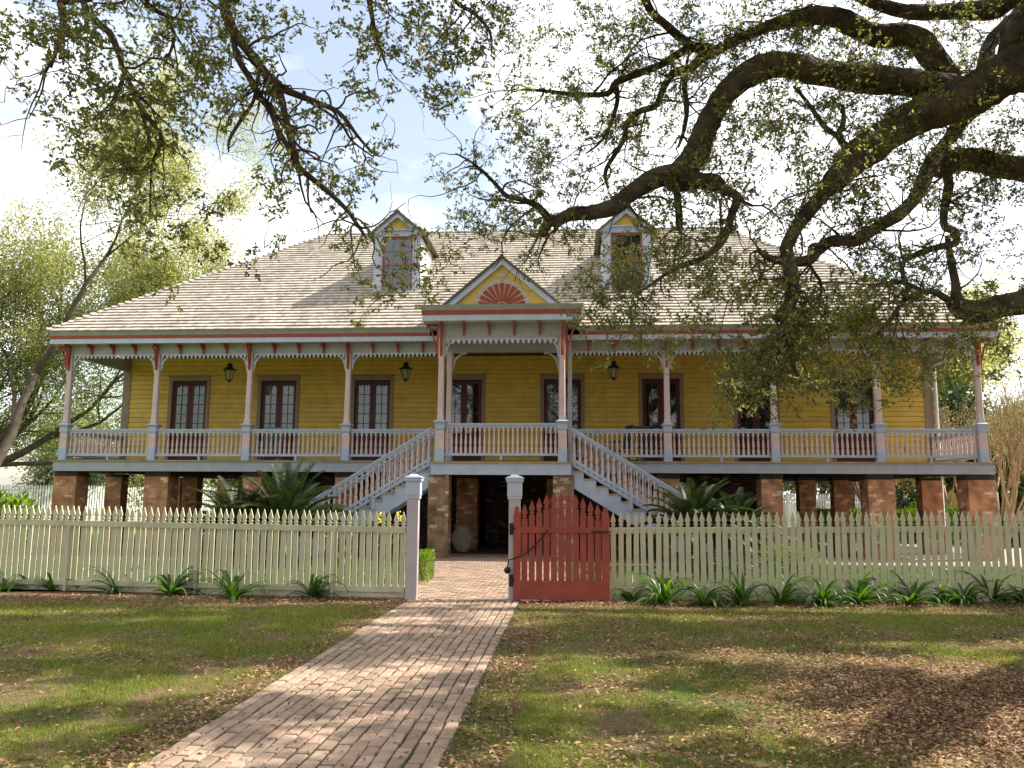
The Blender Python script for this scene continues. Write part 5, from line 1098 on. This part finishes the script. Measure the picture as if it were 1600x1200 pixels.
def clusters(which,per):
    o=oa if which=='A' else ob; D=DA if which=='A' else DB; rs=random.Random(90 if which=='A' else 91); out=[]
    for j,row in enumerate(GRID):
        for i,dn in enumerate(row):
            isB=(i<13) or (i<16 and j<4)
            if isB!=(which=='B') or dn==0: continue
            n=per*(dn/5)**1.35*(1.35 if j>=9 else 1); n=int(n)+(rs.random()<n-int(n))
            for _ in range(n):
                px=50*i+rs.uniform(-12,62); py=50*j+rs.uniform(-12,62)
                if noise.noise(Vector((px*.016,py*.016,3.1 if isB else 8.2)))<-.22 and rs.random()<.8: continue
                q=np.argmin((D[0]-px)**2+(D[1]-py)**2); Y=D[2][q]+rs.gauss(0,.42); p=at(px,py,Y); out.append((p.x,p.y,p.z))
    return np.array(out)
def link(o,C,rs,b,r0=.0035):
    S=[(p.x,p.y,p.z) for p,r in zip(o.pts,o.rads) if r<.30]; S=np.array(S); d0=np.array([np.min(((S-c)**2).sum(1)) for c in C]); order=np.argsort(d0); cap=len(S)+len(C)*5; A=np.empty((cap,3)); A[:len(S)]=S; m=len(S)
    for i in order:
        c=C[i]; dd=((A[:m]-c)**2).sum(1); q=A[int(np.argmin(dd))].copy(); L=math.sqrt(dd.min())
        if L<.05: continue
        n=max(2,min(5,int(L/.14)+1)); pts=[Vector(q)]; cv=Vector(c); v=cv-Vector(q)
        for k in range(1,n+1): t=k/n; pts.append(Vector(q)+v*t+(Vector((rs.gauss(0,1),rs.gauss(0,1),rs.gauss(0,1)+.5))*.07*min(L,1.2)*math.sin(math.pi*min(t,.9))))
        r1=r0+.0045*min(L,1.5); b.tube(pts,[r1*(1-.6*k/n) for k in range(n+1)],4)
        for p in pts[1:]:
            if m<cap: A[m]=p; m+=1
def oakobj(o,lab,grp,bark,C,leaf,nper,nlv,ll,lw,srad,far=None,seed=1):
    T=thing('live_oak',(o.pts[0].x,o.pts[0].y,0),0,lab,'tree',grp); off=Vector((-o.pts[0].x,-o.pts[0].y,0))
    def shift(b): b.v=[(v[0]+off.x,v[1]+off.y,v[2]) for v in b.v]; return b
    tw=B(); link(o,C,random.Random(seed),tw); rg=np.random.default_rng(seed)
    parts=[]; V,F,st,D,L=sprigs(C,nper,nlv,srad,ll,lw,rg); parts.append((V,F)); sv,sf=sticks(st,D,L,.0016); o3=np.array([off.x,off.y,0.])
    if far is not None:
        tw2=B(); link(o,far,random.Random(seed+1),tw,.006); V2,F2,st2,D2,L2=sprigs(far,13,8,.26,.105,.048,rg); parts.append((V2,F2))
    fp=[(p,r) for p,r in zip(o.pts,o.rads) if r>.07 and p.z>3]
    if fp and srad>.18:
        rs2=random.Random(seed+9); q=[]; dd=[]
        for _ in range(9000):
            p,r=rs2.choice(fp); a=rs2.gauss(0,1.0); v=Vector((rs2.gauss(0,.35),math.sin(a),math.cos(a))).normalized()
            if noise.noise((p+v*.1)*1.9)<-.02: continue
            q.append(tuple(p+v*r*.96+Vector((rs2.gauss(0,.05),0,0)))); dd.append(tuple(v+Vector((rs2.gauss(0,.7),rs2.gauss(0,.7),rs2.gauss(0,.5)))))
        q=np.array(q); dd=np.array(dd); parts.append(leaf_geo(q,dd,rg.uniform(.03,.075,len(q)),.014,rg))
    V,F=cat_geo(parts)
    lm=obj('limbs',shift(o.limb),bark,T,fix=False,smooth=True)
    t=obj('twigs',shift(tw),bark,T,fix=False); t['kind']='stuff'; npmesh('sprig_stems',sv+o3,sf,bark,T,kind='stuff'); npmesh('crown',V+o3,F,leaf,T)
    return T
def branchlets(o,n,seed,rmax,Lr):
    rs=random.Random(seed); c=[i for i in range(2,len(o.pts)-2) if o.rads[i]<rmax and o.pts[i].z>3.2 and o.pts[i].z<1.2+.72*o.pts[i].y]; new=[]
    for _ in range(n):
        i=rs.choice(c); p=o.pts[i].copy(); d=(o.pts[i+1]-o.pts[i-1]).normalized(); d=(d*rs.uniform(.2,1)+Vector((rs.gauss(0,.8),rs.gauss(0,.5),rs.gauss(-.1,.7)))).normalized(); L=rs.uniform(*Lr); r=min(o.rads[i]*.6,rs.uniform(.008,.020)); k=rs.randint(6,10); P=[p.copy()]; Rr=[r]
        for q in range(k):
            d=(d+Vector((rs.gauss(0,.34),rs.gauss(0,.3),rs.gauss(-.06,.34)))).normalized(); p=p+d*L/k; P.append(p.copy()); Rr.append(r*(1-.75*(q+1)/k))
        o.limb.tube(P,Rr,5,jit=.15); new+=list(zip(P,Rr))
        if rs.random()<.6:
            j=rs.randint(2,k-1); p=P[j].copy(); d2=(d+Vector((rs.gauss(0,.9),rs.gauss(0,.6),rs.gauss(0,.9)))).normalized(); Q=[p.copy()]; R2=[Rr[j]*.7]
            for q in range(5): d2=(d2+Vector((rs.gauss(0,.3),rs.gauss(0,.3),rs.gauss(0,.3)))).normalized(); p=p+d2*L*.09; Q.append(p.copy()); R2.append(Rr[j]*.7*(1-.7*(q+1)/5))
            o.limb.tube(Q,R2,4); new+=list(zip(Q,R2))
    for p,r in new: o.pts.append(p); o.rads.append(r)
branchlets(oa,260,17,.16,(.5,1.5)); branchlets(ob,130,18,.10,(.35,1.1))
CA=clusters('A',9.8); CB=clusters('B',4.6); print('NCL',len(CA),len(CB))
# canopy above and outside the frame, which dapples the lawn
rs=random.Random(5); far=[]; tries=0
HOLES=[]
while len(far)<2800 and tries<90000:
    tries+=1; x=rs.uniform(-2.5,18.5); y=rs.uniform(4.0,16.2); z=rs.uniform(0,2.6)+max(8.0,2.0+.66*y)
    if x>.62*y+1.0: z=rs.uniform(6.4,10.8)
    gx_=x-z*SUN.x/SUN.z; gy_=y-z*SUN.y/SUN.z
    if noise.noise(Vector((gx_*.75,gy_*1.7,2.5)))<(-.24 if gx_<.4 else -.12): continue
    if noise.noise(Vector((gx_*1.5,gy_*3.0,7.5)))<(-.22 if gx_<.4 else -.17): continue
    far.append((x,y,z))
far=np.array(far)
oakobj(oa,'massive live oak whose dark crooked limbs spread in from the right','live oaks over the lawn',M['bark'],CA,M['oakleaf'],9,9,.050,.023,.20,far,2)
rs=random.Random(6); fb=[]
while len(fb)<170:
    x=rs.uniform(-9,-1); y=rs.uniform(5.5,10); z=rs.uniform(0,1.8)+2.0+.66*y
    if noise.noise(Vector((x*.5,y*.7,9)))>-.05: fb.append((x,y,z))
oakobj(ob,'live oak whose thin leafy branches hang down from the upper left','live oaks over the lawn',M['barkB'],CB,M['oakleafB'],8,9,.056,.025,.17,np.array(fb),3)
